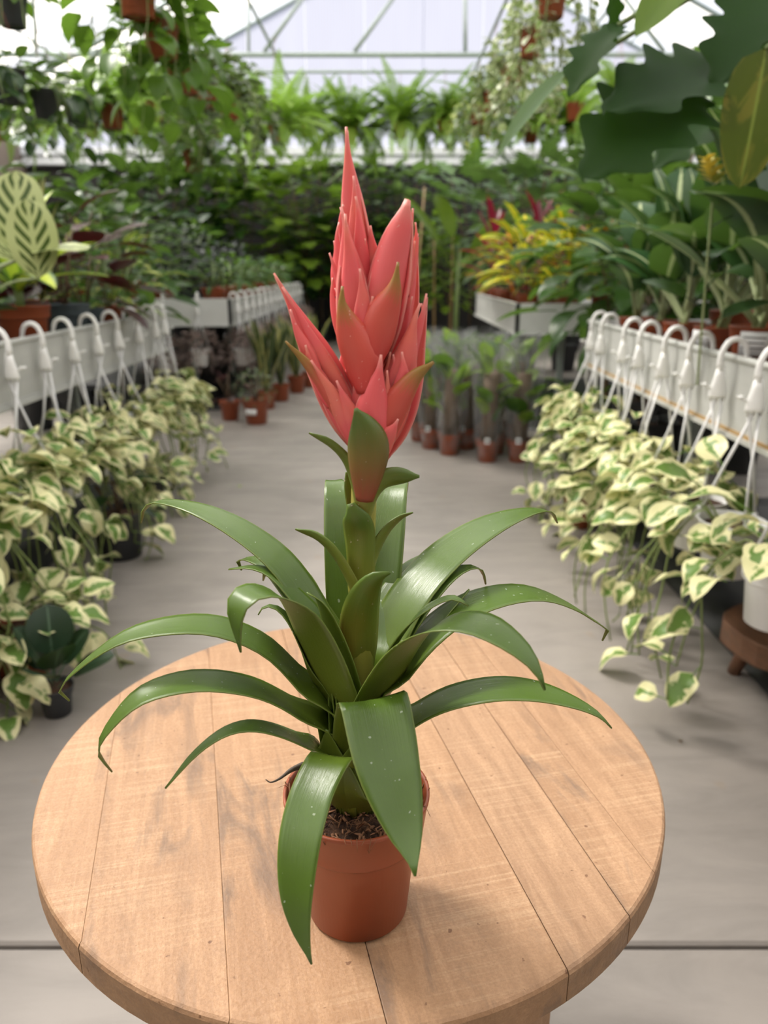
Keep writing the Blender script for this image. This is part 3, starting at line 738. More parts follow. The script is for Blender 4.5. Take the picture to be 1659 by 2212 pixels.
L_PALE = leafmat('pale_underside_leaf', (0.1184, 0.1924, 0.1036), (0.1628, 0.2442, 0.1332), gloss=0.45, tr=0.3)
L_YELL = leafmat('yellowing_leaf', (0.0370, 0.0555, 0.0089), (0.0740, 0.0814, 0.0148), blotch=(0.15, 0.13, 0.025), rib=(0.20, 0.24, 0.05), ribw=0.03, tr=0.35)
L_MONST = leafmat('monstera_leaf', (0.055, 0.125, 0.035), (0.15, 0.24, 0.09), gloss=0.34, tr=0.32)
L_SPID = leafmat('spider_plant_leaf', (0.0740, 0.1480, 0.0444), (0.1628, 0.2442, 0.0888), rib=(0.5, .55, .3), ribw=0.14, tr=0.3)
L_SANS = leafmat('snake_plant_leaf', (0.0370, 0.0555, 0.0222), (0.0740, 0.0962, 0.0407), edge=(0.40, 0.38, 0.13), edgew=0.47, tr=0.08)
L_BEG = leafmat('dark_veined_leaf', (0.0089, 0.0259, 0.0118), (0.0163, 0.0370, 0.0163), rib=(0.07, 0.12, 0.07), ribw=0.03, tr=0.05)
M_VINE = plain('vine_stem', (0.20, 0.26, 0.08), 0.5, 0, 0.2)
M_STALK = plain('green_stalk', (0.14, 0.20, 0.06), 0.45, 0, 0.25)
M_PALESTALK = plain('pale_stalk', (0.30, 0.36, 0.17), 0.45, 0, 0.2)
M_BROWNST = plain('woody_stalk', (0.12, 0.075, 0.04), 0.7, 0, 0.3)
M_WPLAST = plain('white_plastic', (0.88, 0.88, 0.87), 0.35)
M_CORD = plain('white_plastic_cord', (0.78, 0.78, 0.78), 0.45)
M_GREYPOT = plain('dark_grey_plastic', (0.032, 0.034, 0.037), 0.5, 0, 0.1)
M_BLUEPOT = plain('slate_grey_plastic', (0.07, 0.09, 0.10), 0.5, 0, 0.1)
M_PAPER = plain('white_label_card', (0.82, 0.82, 0.82), 0.55)
M_INK = plain('printed_grey', (0.12, 0.12, 0.12), 0.6)
def alu():
    t = NT('aluminium_panel'); c = t.coord('Object', (1, 0.6, 5)); nz = t.noise(c, 3.0, 4, 0.6)
    t.base(t.mix(nz, (0.42, 0.43, 0.41), (0.60, 0.60, 0.57))).set(Roughness=0.42, Metallic=0.25); return t.m
M_ALU = alu()
M_ALUW = plain('white_aluminium_panel', (0.70, 0.71, 0.70), 0.4, 0.1, 0.06)
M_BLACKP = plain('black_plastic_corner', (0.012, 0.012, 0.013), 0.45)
M_ORANGE = plain('orange_edge_strip', (0.36, 0.23, 0.09), 0.6)
M_TRAY = plain('bench_tray', (0.10, 0.10, 0.10), 0.7)

# ------------------------------------------------------------------ leaf meshes (unit: metres, along +Y, upper side +Z)
def leafmesh(name, L, W, mat, a=0.5, b=0.9, nu=8, nv=4, fold=0.22, droop=0.5, pet=0.0, petm=0.002, lobes=None, wavy=0.0, heart=0.0, start=0.0):
    um = a / (a + b); norm = (um ** a) * ((1 - um) ** b)
    vs = []; uv = []; fs = []
    def cen(s_):                            # droop: heading turns down along the length
        N = 6; y = z = 0.0
        for i in range(N):
            q = start - droop * (s_ * (i + 0.5) / N); y += math.cos(q) * s_ / N; z += math.sin(q) * s_ / N
        return y * L, z * L
    for i in range(nu + 1):
        u = i / nu
        w = W * 0.5 * ((max(u, 0.001) ** a) * (max(1 - u, 0.0001) ** b)) / norm
        if i == 0: w = W * 0.02
        if i == nu: w = W * 0.004
        y, z = cen(u)
        for j in range(nv + 1):
            v = j / nv * 2 - 1
            ww = w
            if lobes and abs(v) > 0.3:
                k = 0.5 - 0.5 * math.cos(2 * PI * lobes[0] * u)
                ww = w * (1 - lobes[1] * k * (abs(v) - 0.3) / 0.7)
            hb = -heart * W * abs(v) * max(0, 1 - u * 5)
            vs.append((v * ww, pet + y + hb, z + fold * abs(v) * ww + wavy * W * math.sin(u * 9 + v * 2.3) * abs(v)))
            uv.append((j / nv, u))
    k = nv + 1
    fs = [(i*k+j, i*k+j+1, (i+1)*k+j+1, (i+1)*k+j) for i in range(nu) for j in range(nv)]
    m = MB(); m.add(vs, fs, uv)
    if pet:
        n0 = len(m.v); m.tube([(0, 0, 0), (0, pet * 0.55, 0.03 * pet), (0, pet + 0.03 * L, 0.004 * L)], petm, 4, False)
        for i in range(n0, len(m.v)): m.uv[i] = (0.5, 0.5)
    return mesh(name, m.v, m.f, mat, m.uv)
def variants(fn, n=3): return [fn(k) for k in range(n)]
rv = random.uniform
def mk(name, L, W, mat, n=3, **kw):
    d0 = kw.pop('droop', 0.5)
    return [leafmesh(name, L, W * rv(.9, 1.1), mat, droop=d0 * (0.6 + 0.4 * k), **kw) for k in range(n)]
LF = dict(
    pothos=mk('leaf', .086, .068, L_POTHOS, 4, a=.42, b=.75, fold=.30, droop=.8, pet=.035, petm=.0016, wavy=.05, heart=.12),
    pothosg=mk('leaf', .10, .078, L_POTHOSG, 3, a=.42, b=.8, fold=.25, droop=.8, pet=.05, petm=.0018, heart=.14),
    dieff=mk('leaf', .28, .160, L_DIEFF, 3, a=.75, b=.7, nu=10, fold=.14, droop=.8, pet=.13, petm=.0075, wavy=.02),
    croton=mk('leaf', .15, .045, L_CROTON, 3, a=.8, b=.7, fold=.2, droop=.7, pet=.015),
    crotonr=mk('leaf', .14, .045, L_CROTONR, 2, a=.8, b=.7, fold=.2, droop=.8, pet=.015),
    cordy=mk('leaf', .32, .075, L_CORDY, 3, a=.9, b=.9, fold=.35, droop=.7, pet=.05, petm=.004),
    cala=mk('leaf', .22, .13, L_CALA, 2, a=.55, b=.5, nu=12, nv=8, fold=.06, droop=.45, pet=.10, petm=.003, wavy=.02),
    drac=mk('leaf', .36, .085, L_DRAC, 2, a=.75, b=.75, nu=10, fold=.28, droop=1.2),
    zz=mk('leaf', .075, .032, L_ZZ, 2, a=.6, b=.8, fold=.25, droop=.4, pet=.006),
    burg=mk('leaf', .19, .13, L_BURG, 2, a=.5, b=.75, fold=.15, droop=.6, pet=.08, petm=.003),
    green=mk('leaf', .12, .050, L_GREEN, 3, a=.6, b=.8, fold=.25, droop=.7, pet=.03),
    greenb=mk('leaf', .22, .12, L_GREEN, 3, a=.5, b=.7, fold=.22, droop=.7, pet=.08, petm=.003),
    deep=mk('leaf', .11, .058, L_DEEP, 3, a=.55, b=.75, fold=.25, droop=.6, pet=.03),
    deepb=mk('leaf', .24, .14, L_DEEP, 3, a=.5, b=.7, fold=.2, droop=.7, pet=.10, petm=.003),
    sage=mk('leaf', .17, .11, L_SAGE, 2, a=.45, b=.7, fold=.2, droop=.6, pet=.08, petm=.003),
    lime=mk('leaf', .17, .15, L_LIME, 3, a=.5, b=.5, fold=.12, droop=.6, pet=.10, petm=.003, lobes=(3, .5), nu=14),
    young=mk('leaf', .12, .065, L_YOUNG, 3, a=.5, b=.75, fold=.2, droop=.7, pet=.05, petm=.002),
    banana=mk('leaf', .62, .21, L_LIME, 2, a=.55, b=.5, nu=10, fold=.15, droop=.55, pet=.4, petm=.009),
    var=mk('leaf', .14, .05, L_VAR, 3, a=.6, b=.8, fold=.2, droop=.7, pet=.04),
    fig=mk('leaf', .028, .022, L_IVY, 3, a=.45, b=.6, nu=4, nv=2, fold=.2, droop=.5, pet=.008, petm=.0006),
    pep=mk('leaf', .030, .022, L_PEP, 3, a=.5, b=.6, nu=4, nv=2, fold=.2, droop=.4, pet=.012, petm=.0007),
    philo=mk('leaf', .42, .30, L_PHILO, 2, a=.40, b=.65, nu=34, nv=6, fold=.16, droop=.6, lobes=(4, .42), wavy=.03),
    monst=mk('leaf', .30, .24, L_MONST, 2, a=.40, b=.6, nu=26, nv=4, fold=.14, droop=.6, pet=.22, petm=.005, lobes=(4, .6)),
    spider=mk('leaf', .42, .022, L_SPID, 3, a=.25, b=.6, nu=10, nv=2, fold=.3, droop=2.0),
    sans=mk('leaf', .50, .055, L_SANS, 3, a=.2, b=.35, nu=8, nv=2, fold=.5, droop=.12),
    beg=mk('leaf', .14, .13, L_BEG, 2, a=.45, b=.5, nu=10, fold=.1, droop=.6, pet=.08, petm=.003, heart=.1),
)
def frond(name, L, W, mat, droop, n=22):
    m = MB()
    def cen(s_):
        N = 8; y = z = 0.0
        for i in range(N):
            q = 0.35 - droop * (s_ * (i + .5) / N) ** 1.0; y += math.cos(q) * s_ / N; z += math.sin(q) * s_ / N
        return V((0, y * L, z * L))
    m.tube([cen(i / 7) for i in range(8)], [.0016 * (1.15 - i / 7) for i in range(8)], 3, False)
    for i in range(n):
        u = 0.08 + 0.91 * i / n
        w = W * .5 * math.sin(PI * min(1, (u * .82 + .18))) ** .8
        c = cen(u); c2 = cen(min(1, u + .55 / n)); t = (c2 - c).normalized()
        for s_ in (-1, 1):
            e = c + V((s_, 0, 0)) * w + t * (w * .35) - V((0, 0, 1)) * (w * .18)
            q = t * (L / n * .42)
            m.add([c - q * .6, c + q * .9, e.lerp(c, .35) + q, e, e.lerp(c, .35) - q * .7], [(0, 1, 2, 3, 4)] if s_ > 0 else [(4, 3, 2, 1, 0)],
                  [(.5, u), (.5, u), (.5 + .3 * s_, u), (.5 + .5 * s_, u), (.5 + .3 * s_, u)])
    return mesh(name, m.v, m.f, mat, m.uv, False)
FROND = [frond('frond', .52, .10, L_FERN, d, 26) for d in (.9, 1.5, 2.2)]
FRONDD = [frond('frond', .46, .10, L_FERND, d, 26) for d in (1.0, 1.7, 2.4)]
ZZSTEM = None
# ------------------------------------------------------------------ pots, shared by size
POTS = {}
def pot_mesh(kind, R):
    k = (kind, R)
    if k not in POTS:
        H = R * 1.75; B = R * .72
        mat = {'terra': M_TERRA, 'grey': M_GREYPOT, 'slate': M_BLUEPOT, 'white': M_WPLAST}[kind]
        pm = make_pot_mesh('pot', R, B, H, mat, 28, False, .26)
        m = MB(); m.lathe([(R - .003, H * .86), (R * .5, H * .89), (.001, H * .9)], 20); sm = m.me('soil', M_SOIL)
        POTS[k] = (pm, sm, H)
    return POTS[k]
def frame(p, d, up=V((0, 0, 1)), roll=0.0, sc=1.0):
    y = V(d).normalized(); x = y.cross(up)
    if x.length < 1e-3: x = V((1, 0, 0))
    x.normalize(); z = x.cross(y)
    if roll:
        q = Matrix.Rotation(roll, 3, y); x = q @ x; z = q @ z
    M = Matrix((x * sc, y * sc, z * sc)).transposed().to_4x4(); M.translation = V(p)
    return M
def pot_root(name, loc, label, cat, group, pot, R):
    r = empty(name, loc, 0, label, cat, group)
    if pot:
        pm, sm, H = pot_mesh(pot, R); put('pot', pm, r); put('soil', sm, r)
    else: H = 0
    return r, H * .88
def dirv(az, el): return V((math.cos(az) * math.cos(el), math.sin(az) * math.cos(el), math.sin(el)))
def leafput(root, key, p, d, sc=1.0, roll=None, name='leaf'):
    return put(name, random.choice(LF[key]), root, frame(p, d, V((0, 0, 1)), rv(-.35, .35) if roll is None else roll, sc))
def stalk(root, pts, r, mat=None, n=5, name='stem'):
    m = MB(); m.tube(pts, r, n); return m.build(name, mat or M_STALK, root)
# ------------------------------------------------------------------ plant builders
def rosette(name, label, cat, loc, pot, R, key, n, el=(25, 80), sc=1.0, group=None, h=0.0, az0=None, stemr=0.0, mat=None):
    r, z = pot_root(name, loc, label, cat, group, pot, R)
    az = rv(0, 6.28) if az0 is None else az0
    if stemr: stalk(r, [(0, 0, z - .02), (rv(-.01, .01), rv(-.01, .01), z + h * .5), (0, 0, z + h)], stemr, mat)
    for i in range(n):
        az += 2.39996 + rv(-.25, .25); u = i / max(1, n - 1)
        e = rad(el[0] + (el[1] - el[0]) * u + rv(-8, 8))
        p = V((0, 0, z + h * u)) + dirv(az, 0) * (R * .12)
        leafput(r, key, p, dirv(az, e), sc * rv(.85, 1.12))
    return r
def bush(name, label, cat, loc, pot, R, key, n, rx, rz, sc=1.0, group=None, stems=5, h0=0.02, mat=None, up=.25, keys2=None, stand=0.0, az=None):
    """stems fan out from the pot and carry leaves in a rounded crown of half-width rx and height rz"""
    r, z = pot_root(name, loc, label, cat, group, pot, R)
    z += stand
    if stand: stalk(r, [(0, 0, z - stand - .02), (rv(-.03, .03), rv(-.03, .03), z - stand * .5), (0, 0, z + .1)], .012 + .006 * stand, M_BROWNST)
    for s_ in range(stems):
        a = 6.283 * s_ / stems + rv(-.3, .3); q = rx * rv(.35, .75)
        stalk(r, [(0, 0, z - .01), (q * .4 * math.cos(a), q * .4 * math.sin(a), z + rz * .4), (q * math.cos(a), q * math.sin(a), z + rz * rv(.7, .95))], .003 + rx * .008, mat)
    for i in range(n):
        a = i * 2.39996 + rv(-.3, .3); t = (i + .5) / n
        zz = t ** .8
        prof = math.sin(PI * (0.12 + 0.80 * zz)) ** .6
        rr = rx * prof * rv(.45, .95)
        p = V((rr * math.cos(a), rr * math.sin(a), z + h0 + rz * zz * rv(.85, 1.0)))
        d = dirv(a, rad(-12 + 62 * (zz - .25)) + rv(-.3, .3) + up * .3)
        k = key if not keys2 or random.random() > .4 else random.choice(keys2)
        leafput(r, k, p, d, sc * rv(.75, 1.2))
    return r
def fern(name, label, loc, n, sc=1.0, group=None, hang=None, dark=False, R=.085, pot='terra'):
    r, z = pot_root(name, loc, label, 'fern', group, pot, R)
    for i in range(n):
        a = i * 2.39996 + rv(-.2, .2); u = i / n
        put('frond', random.choice(FRONDD if dark else FROND), r, frame(V((0, 0, z)) + dirv(a, 0) * R * .3, dirv(a, rad(-12 + 80 * u)), V((0, 0, 1)), rv(-.25, .25), sc * rv(.8, 1.12)))
    if hang: hanger_wires(r, R, z, hang)
    return r
def hanger_wires(r, R, z, top, mat=None):
    """three thin wires from the rim to a small hook on the pipe"""
    h = top - r.location.z
    for k in range(3):
        a = k * 2.094 + .4
        m = MB(); m.tube([(R * math.cos(a), R * math.sin(a), z + .005), (.004 * math.cos(a), .004 * math.sin(a), min(h - .06, z + .32))], .0012, 4); m.build('hanger_wire', mat or M_TERRA, r)
    m = MB(); zz = min(h - .06, z + .32)
    m.tube([(0, 0, zz - .01), (0, 0, h - .03)] + [(0.018 * math.sin(q), 0, h - .012 + .018 * -math.cos(q) * -1) for q in (2.6, 1.6, .6, -.4)], .0022, 5); m.build('hanger_hook', mat or M_TERRA, r)
def trailing(name, label, loc, key, n, rx, drop, sc=1.0, group=None, pot='terra', R=.085, hang=None, vines=6, vmat=None, cat='plant', mound=.35, azr=None):
    r, z = pot_root(name, loc, label, cat, group, pot, R)
    nm = int(n * mound)
    for i in range(nm):
        a = rv(*azr) if azr else i * 2.39996
        rr = rx * .55 * math.sqrt((i + .5) / nm)
        leafput(r, key, V((rr * math.cos(a), rr * math.sin(a), z + rv(.0, .07) * sc)), dirv(a, rv(-.1, .8)), sc * rv(.8, 1.15))
    per = max(1, (n - nm) // vines)
    for v_ in range(vines):
        a = (rv(*azr) if azr else 6.283 * v_ / vines) + rv(-.3, .3)
        L = drop * rv(.45, 1.0)
        o = dirv(a, 0)
        pts = [o * R * .4 + V((0, 0, z)), o * (R * 1.05) + V((0, 0, z + .035)), o * rx * .8 + V((0, 0, z - .05 * drop))]
        k = max(2, int(L / .09))
        sway = V((0, 0, 0))
        for q in range(k):
            sway += V((rv(-.03, .03), rv(-.03, .03), 0)); pts.append(o * rx * rv(.75, .95) + sway + V((0, 0, z - .05 - L * (q + 1) / k)))
        c = catmull(pts, max(12, per + 4))
        stalk(r, c, .0022 * max(.6, sc), vmat or M_VINE, 4, 'vine')
        for i in range(per):
            p = c[min(len(c) - 1, 2 + int(i * (len(c) - 3) / max(1, per - 1)))]
            b = a + rv(-1.3, 1.3)
            leafput(r, key, p, dirv(b, rv(-.9, .25)), sc * rv(.7, 1.15))
    if hang: hanger_wires(r, R, z, hang)
    return r

# ================================================================== BENCHES
BZ, PHT = 0.84, 0.20
def bench(label, xa, xb, y0, y1, mat, front_w=False):
    """xa is the aisle edge, xb the far edge"""
    r = empty('greenhouse_bench', ((xa + xb) / 2, (y0 + y1) / 2, 0), 0, label, 'bench')
    o = V(r.location); s_ = 1 if xb > xa else -1
    def B(name, lo, hi, m_, bv=0.0):
        lo2 = [min(a, b) for a, b in zip(lo, hi)]; hi2 = [max(a, b) for a, b in zip(lo, hi)]
        m = MB(); m.box([a - b for a, b in zip(lo2, o)], [a - b for a, b in zip(hi2, o)]); x = m.build(name, m_, r, False)
        if bv: bevel(x, bv)
        return x
    B('side_panel', (xa, y0, BZ - PHT), (xa + s_ * .006, y1, BZ - .006), mat)
    B('side_panel', (xb, y0, BZ - PHT), (xb - s_ * .006, y1, BZ - .006), mat)
    m = MB(); m.tube([(xa + s_ * .004 - o.x, y0 - o.y, BZ - .008), (xa + s_ * .004 - o.x, y1 - o.y, BZ - .008)], .010, 8); m.build('top_rail', mat, r)
    B('bottom_ledge', (xa - s_ * .012, y0, BZ - PHT - .006), (xa + s_ * .03, y1, BZ - PHT + .006), mat)
    B('edge_strip', (xa - s_ * .004, y0, BZ - PHT + .006), (xa, y1, BZ - PHT + .015), M_ORANGE if front_w else mat)
    for yy, d in ((y0, 1), (y1, -1)):
        B('end_panel', (xa + s_ * .02, yy, BZ - PHT), (xb - s_ * .02, yy + d * .006, BZ), M_ALUW, .002)
        B('end_ledge', (xa + s_ * .02, yy - d * .01, BZ - PHT - .006), (xb - s_ * .02, yy + d * .02, BZ - PHT + .006), M_ALUW)
        for xx, q in ((xa, s_), (xb, -s_)):
            B('corner_cap', (xx - q * .003, yy - d * .003, BZ - PHT - .004), (xx + q * .024, yy + d * .03, BZ - .002), M_BLACKP, .003)
    B('tray', (xa + s_ * .006, y0 + .006, BZ - .115), (xb - s_ * .006, y1 - .006, BZ - .10), M_TRAY)
    n = max(2, int((y1 - y0) / 1.6) + 1)
    for k in range(n):
        yy = y0 + .35 + (y1 - y0 - .7) * k / (n - 1)
        for f in (.22, .8):
            xx = xa + (xb - xa) * f
            B('leg', (xx - .02, yy - .02, 0), (xx + .02, yy + .02, BZ - .115), M_STEEL)
        B('cross_beam', (xa + s_ * .12, yy - .02, BZ - .17), (xb - s_ * .12, yy + .02, BZ - .116), M_STEEL)
    return r
XBL, XBR = -1.17, 0.905
BENCHZ = BZ - .10                    # pots stand on the tray
bench('long aluminium bench carrying the calathea and the striped dracaena', XBL, -2.95, 0.5, 4.17, M_ALU)
bench('long aluminium bench with an orange strip carrying the dieffenbachias', XBR, 2.65, 0.3, 3.46, M_ALU, True)
bench('white-ended aluminium bench carrying the black glossy plants', XBL, -2.95, 6.0, 11.4, M_ALU)
bench('short aluminium bench with black corners carrying the yellow crotons', .875, 2.65, 5.18, 7.5, M_ALU)

for (xa, xb, y0, y1, lb) in ((-1.24, -3.0, .3, 4.3, 'black sheet added as shade under the calathea bench'), (.99, 2.75, .2, 3.5, 'black sheet added as shade under the dieffenbachia bench'), (-1.24, -3.0, 5.9, 11.6, 'black sheet added as shade under the white-ended far bench'), (.95, 2.75, 5.1, 7.7, 'black sheet added as shade under the croton bench')):  # black sheets added on the floor to deepen the shade under the benches
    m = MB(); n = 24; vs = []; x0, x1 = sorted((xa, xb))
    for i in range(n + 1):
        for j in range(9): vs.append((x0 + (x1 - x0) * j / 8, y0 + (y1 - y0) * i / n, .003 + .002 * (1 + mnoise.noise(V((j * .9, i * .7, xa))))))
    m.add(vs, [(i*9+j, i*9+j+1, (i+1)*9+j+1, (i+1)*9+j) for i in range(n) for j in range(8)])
    o = m.build('bench_shade_sheet', M_BLACKP); tag(o, lb, 'shade sheet'); sd = o.modifiers.new('t', 'SOLIDIFY'); sd.thickness = .0015; sd.offset = 1

# ================================================================== HANGING POTHOS ALONG THE RAILS
def hook_mesh(s_):
    """s_ = side (x) the body hangs on; origin on top of the rail"""
    m = MB(); c = -.012
    arc = [(-s_ * .030, 0, -.028), (-s_ * .033, 0, -.006)] + [(s_ * (-.030 + .060 * (1 - math.cos(q)) / 2), 0, c + .015 + .034 * math.sin(q)) for q in [PI * k / 8 for k in range(1, 8)]] + [(s_ * .034, 0, -.002), (s_ * .034, 0, -.022), (s_ * .031, 0, -.045)]
    m.tube(arc, [.006, .007] + [.0078] * 7 + [.0082, .009, .0105], 8)
    prof = [(-.036, .0100, .0095), (-.060, .0145, .0105), (-.085, .021, .011), (-.106, .0235, .0115), (-.114, .0235, .0115)]
    vs = []; fs = []
    for (z, wx, wy) in prof:
        for k in range(12): q = 2 * PI * k / 12; vs.append((s_ * .031 + wx * math.cos(q), wy * math.sin(q), z))
    for i in range(len(prof) - 1):
        for k in range(12): fs.append((i*12+k, (i+1)*12+k, (i+1)*12+(k+1) % 12, i*12+(k+1) % 12))
    fs += [tuple(range(12)), tuple((len(prof)-1)*12+k for k in range(12))[::-1]]
    m.add(vs, fs)
    for k in (-1, 0, 1): m.tube([(s_ * .031 + k * .016, 0, -.110), (s_ * .031 + k * .016, 0, -.124)], [.0045, .0032], 6)
    x = s_ * .055
    m.tube([(x - s_ * .006, 0, -.088), (x + s_ * .012, 0, -.082)], .0026, 6)
    for k in range(6): q = 2 * PI * k / 6; m.tube([(x + s_ * .014, 0, -.081), (x + s_ * .014 + .0085 * math.cos(q), .0085 * math.sin(q), -.079 + .003 * (k % 2))], [.003, .0022], 5)
    return m.me('hook', M_WPLAST)
HOOK = {1: hook_mesh(1), -1: hook_mesh(-1)}
def hook_mesh_y():
    me = HOOK[1].copy(); me.transform(Matrix.Rotation(-PI / 2, 4, 'Z')); return me
HOOKY = hook_mesh_y()
ORD = ['', 'first', 'second', 'third', 'fourth', 'fifth', 'sixth', 'seventh', 'eighth', 'ninth', 'tenth', 'eleventh', 'twelfth', 'thirteenth', 'fourteenth', 'fifteenth', 'sixteenth']
def rail_pot(railx, y, s_, rimz, label, group, kind='pothos', R=.08, nmound=34, vines=5, drop=.42, name='hanging_pothos', sc=1.0, face=None):
    """s_: x-direction from the rail to the aisle; face 'y' hangs from an end panel instead"""
    pm, sm, H = pot_mesh('white', R)
    cx, cy = (railx + s_ * .045, y) if face != 'y' else (railx, y - .045)
    r = empty(name, (cx, cy, rimz - H), 0, label, 'plant', group)
    put('pot', pm, r); put('soil', sm, r)
    hx, hy = (railx - cx, 0) if face != 'y' else (0, y - cy)
    hz = BZ + .004 - (rimz - H)
    hk = put('hook', HOOK[s_] if face != 'y' else HOOKY, r, Matrix.Translation((hx, hy, hz)))
    bx, by = (hx + s_ * .031, 0) if face != 'y' else (0, hy - .031)
    a0 = rv(0, 2)
    for k in range(3):
        a = a0 + k * 2.094
        p1 = V((R * .98 * math.cos(a), R * .98 * math.sin(a), H + .004)); p0 = V((bx, by, hz - .118)) + V((.014 * (k - 1) if face != 'y' else 0, .014 * (k - 1) if face == 'y' else 0, 0))
        q = p0.lerp(p1, .5) + V((rv(-.012, .012), rv(-.012, .012), 0))
        m = MB(); m.tube([p0, q, p1], .0040, 6); cd = m.build('cord', M_CORD, r)
        m = MB(); m.tube([p1 + V((math.cos(a) * .006, math.sin(a) * .006, -.022)), p1 + V((0, 0, .003))], [.006, .0075], 6); m.build('eyelet', M_WPLAST, r)
    return r, H, R
def pothos(railx, y, s_, rimz, label, group, n=52, vines=6, drop=.45, sc=1.0, face=None, bare=False):
    r, H, R = rail_pot(railx, y, s_, rimz, label, group, face=face)
    a_mid = 0 if s_ > 0 else PI
    if face == 'y': a_mid = -PI / 2
    nm = int(n * .62)
    for i in range(nm):
        a = a_mid + rv(-2.1, 2.1); u = (i + .5) / nm
        rr = (.03 + .115 * math.sqrt(u)) * rv(.8, 1.1)
        if bare and rr > R * .8 and -2.9 < (a if a < PI else a - 2 * PI) < -.7: rr = R * .6
        p = V((rr * math.cos(a), rr * math.sin(a), H + .055 * (1 - u) + rv(-.015, .075) - (.05 if rr > R * 1.1 else 0)))
        leafput(r, 'pothos', p, dirv(a + rv(-.7, .7), rv(-.5, .6)), sc * rv(.75, 1.2), rv(-.7, .7))
    per = max(3, (n - nm) // vines)
    for v_ in range(vines):
        a = a_mid + (rv(-1.5, 1.5) if not bare else s_ * rv(.2, 1.5)); o = dirv(a, 0); L = drop * rv(.4, 1.0); bulge = rv(0, .11)
        pts = [o * R * .5 + V((0, 0, H - .01)), o * R * 1.1 + V((0, 0, H + .03)), o * (R + .07) + V((0, 0, H - .05))]
        sw = V((0, 0, 0)); k = max(2, int(L / .1))
        for q in range(k):
            sw += V((rv(-.03, .03), rv(-.03, .03), 0)); pts.append(o * (R + .06 + bulge) + sw + V((0, 0, H - .08 - L * (q + 1) / k)))
        pts = [V((p.x, p.y, max(p.z, -r.location.z + .02))) for p in pts]
        c = catmull(pts, 16); stalk(r, c, .0026, M_VINE, 5, 'vine')
        for i in range(per):
            p = c[min(15, 4 + int(i * 11 / max(1, per - 1)))]
            if p.z + r.location.z < .05: continue
            leafput(r, 'pothos', p, dirv(a + rv(-1.5, 1.5), rv(-.8, .3)), sc * rv(.75, 1.1), rv(-.8, .8))
    return r
RY = [3.27, 3.12, 2.82, 2.64, 2.40, 2.20, 1.99, 1.78, 1.53]
for i, y in enumerate(RY):
    pothos(XBR, y, -1, .45 + rv(-.02, .02), 'white hanging pot of cream-edged pothos, %s from the far end of the dieffenbachia bench rail' % ORD[i + 1], 'pothos on the dieffenbachia bench rail',
           n=40, vines=5 if i != 8 else 3, bare=i in (1, 4, 8), drop=.34 if i not in (5, 6, 7) else .50, sc=1.0)
LY = [4.05, 3.88, 3.60, 3.33, 3.08, 2.83, 2.58, 2.34, 2.10, 1.86, 1.62]
for i, y in enumerate(LY):
    pothos(XBL, y, 1, .43 + rv(-.02, .02), 'white hanging pot of cream-edged pothos, %s from the far end of the calathea bench rail' % ORD[i + 1], 'pothos on the calathea bench rail',
           n=42 if i < 5 else 66, vines=5 if i < 5 else 9, bare=i in (1, 4, 6), drop=.34 if i < 5 else .55, sc=1.0)
# brown string plants on the far bench
def string_plant(railx, y, s_, rimz, label, face=None):
    r, H, R = rail_pot(railx, y, s_, rimz, label, 'bronze string plants on the far rail', R=.075, name='hanging_string_plant', face=face)
    m = MB()
    for i in range(420):
        a = rv(0, 6.28); u = rv(0, 1); rr = R * (.2 + 2.0 * math.sqrt(u)); z = H + .13 * (1 - u) - (.16 * rv(0, 1) if u > .55 else 0) + rv(-.02, .02)
        p = V((rr * math.cos(a), rr * math.sin(a), z)); d = dirv(a + rv(-.8, .8), rv(-.6, .8)); L = rv(.028, .055)
        sd = d.cross(V((0, 0, 1))).normalized() * L * .28
        m.add([p, p + d * L * .5 + sd, p + d * L, p + d * L * .5 - sd], [(0, 1, 2, 3)], [(.5, 0), (1, .5), (.5, 1), (0, .5)])
    for i in range(40):
        a = rv(0, 6.28); o = dirv(a, 0); L = rv(.06, .22)
        c = catmull([o * R * .5 + V((0, 0, H)), o * R * 1.15 + V((0, 0, H + .02)), o * R * 1.4 + V((rv(-.02, .02), rv(-.02, .02), H - L))], 6); m.tube(c, .0012, 3, False)
    tag(m.build('string_foliage', L_TWIG, r, False), kind='stuff')
    return r
k = 0
for i in range(14):
    string_plant(XBL, 6.12 + .36 * i, 1, .44 + rv(-.03, .03), 'white hanging pot of bronze string plant, %s from the white end of the far bench' % ORD[i + 1])
string_plant(-1.42, 6.0, 1, .47, 'white hanging pot of bronze string plant alone on the white bench end', 'y')
string_plant(-1.68, 6.0, 1, .42, 'white hanging pot of bronze string plant beside the near bench on the white bench end', 'y')

# ================================================================== PLANTS ON THE BENCHES
def bp(px, py, z=None): 
    w = atZ(px, py, BENCHZ if z is None else z); return w
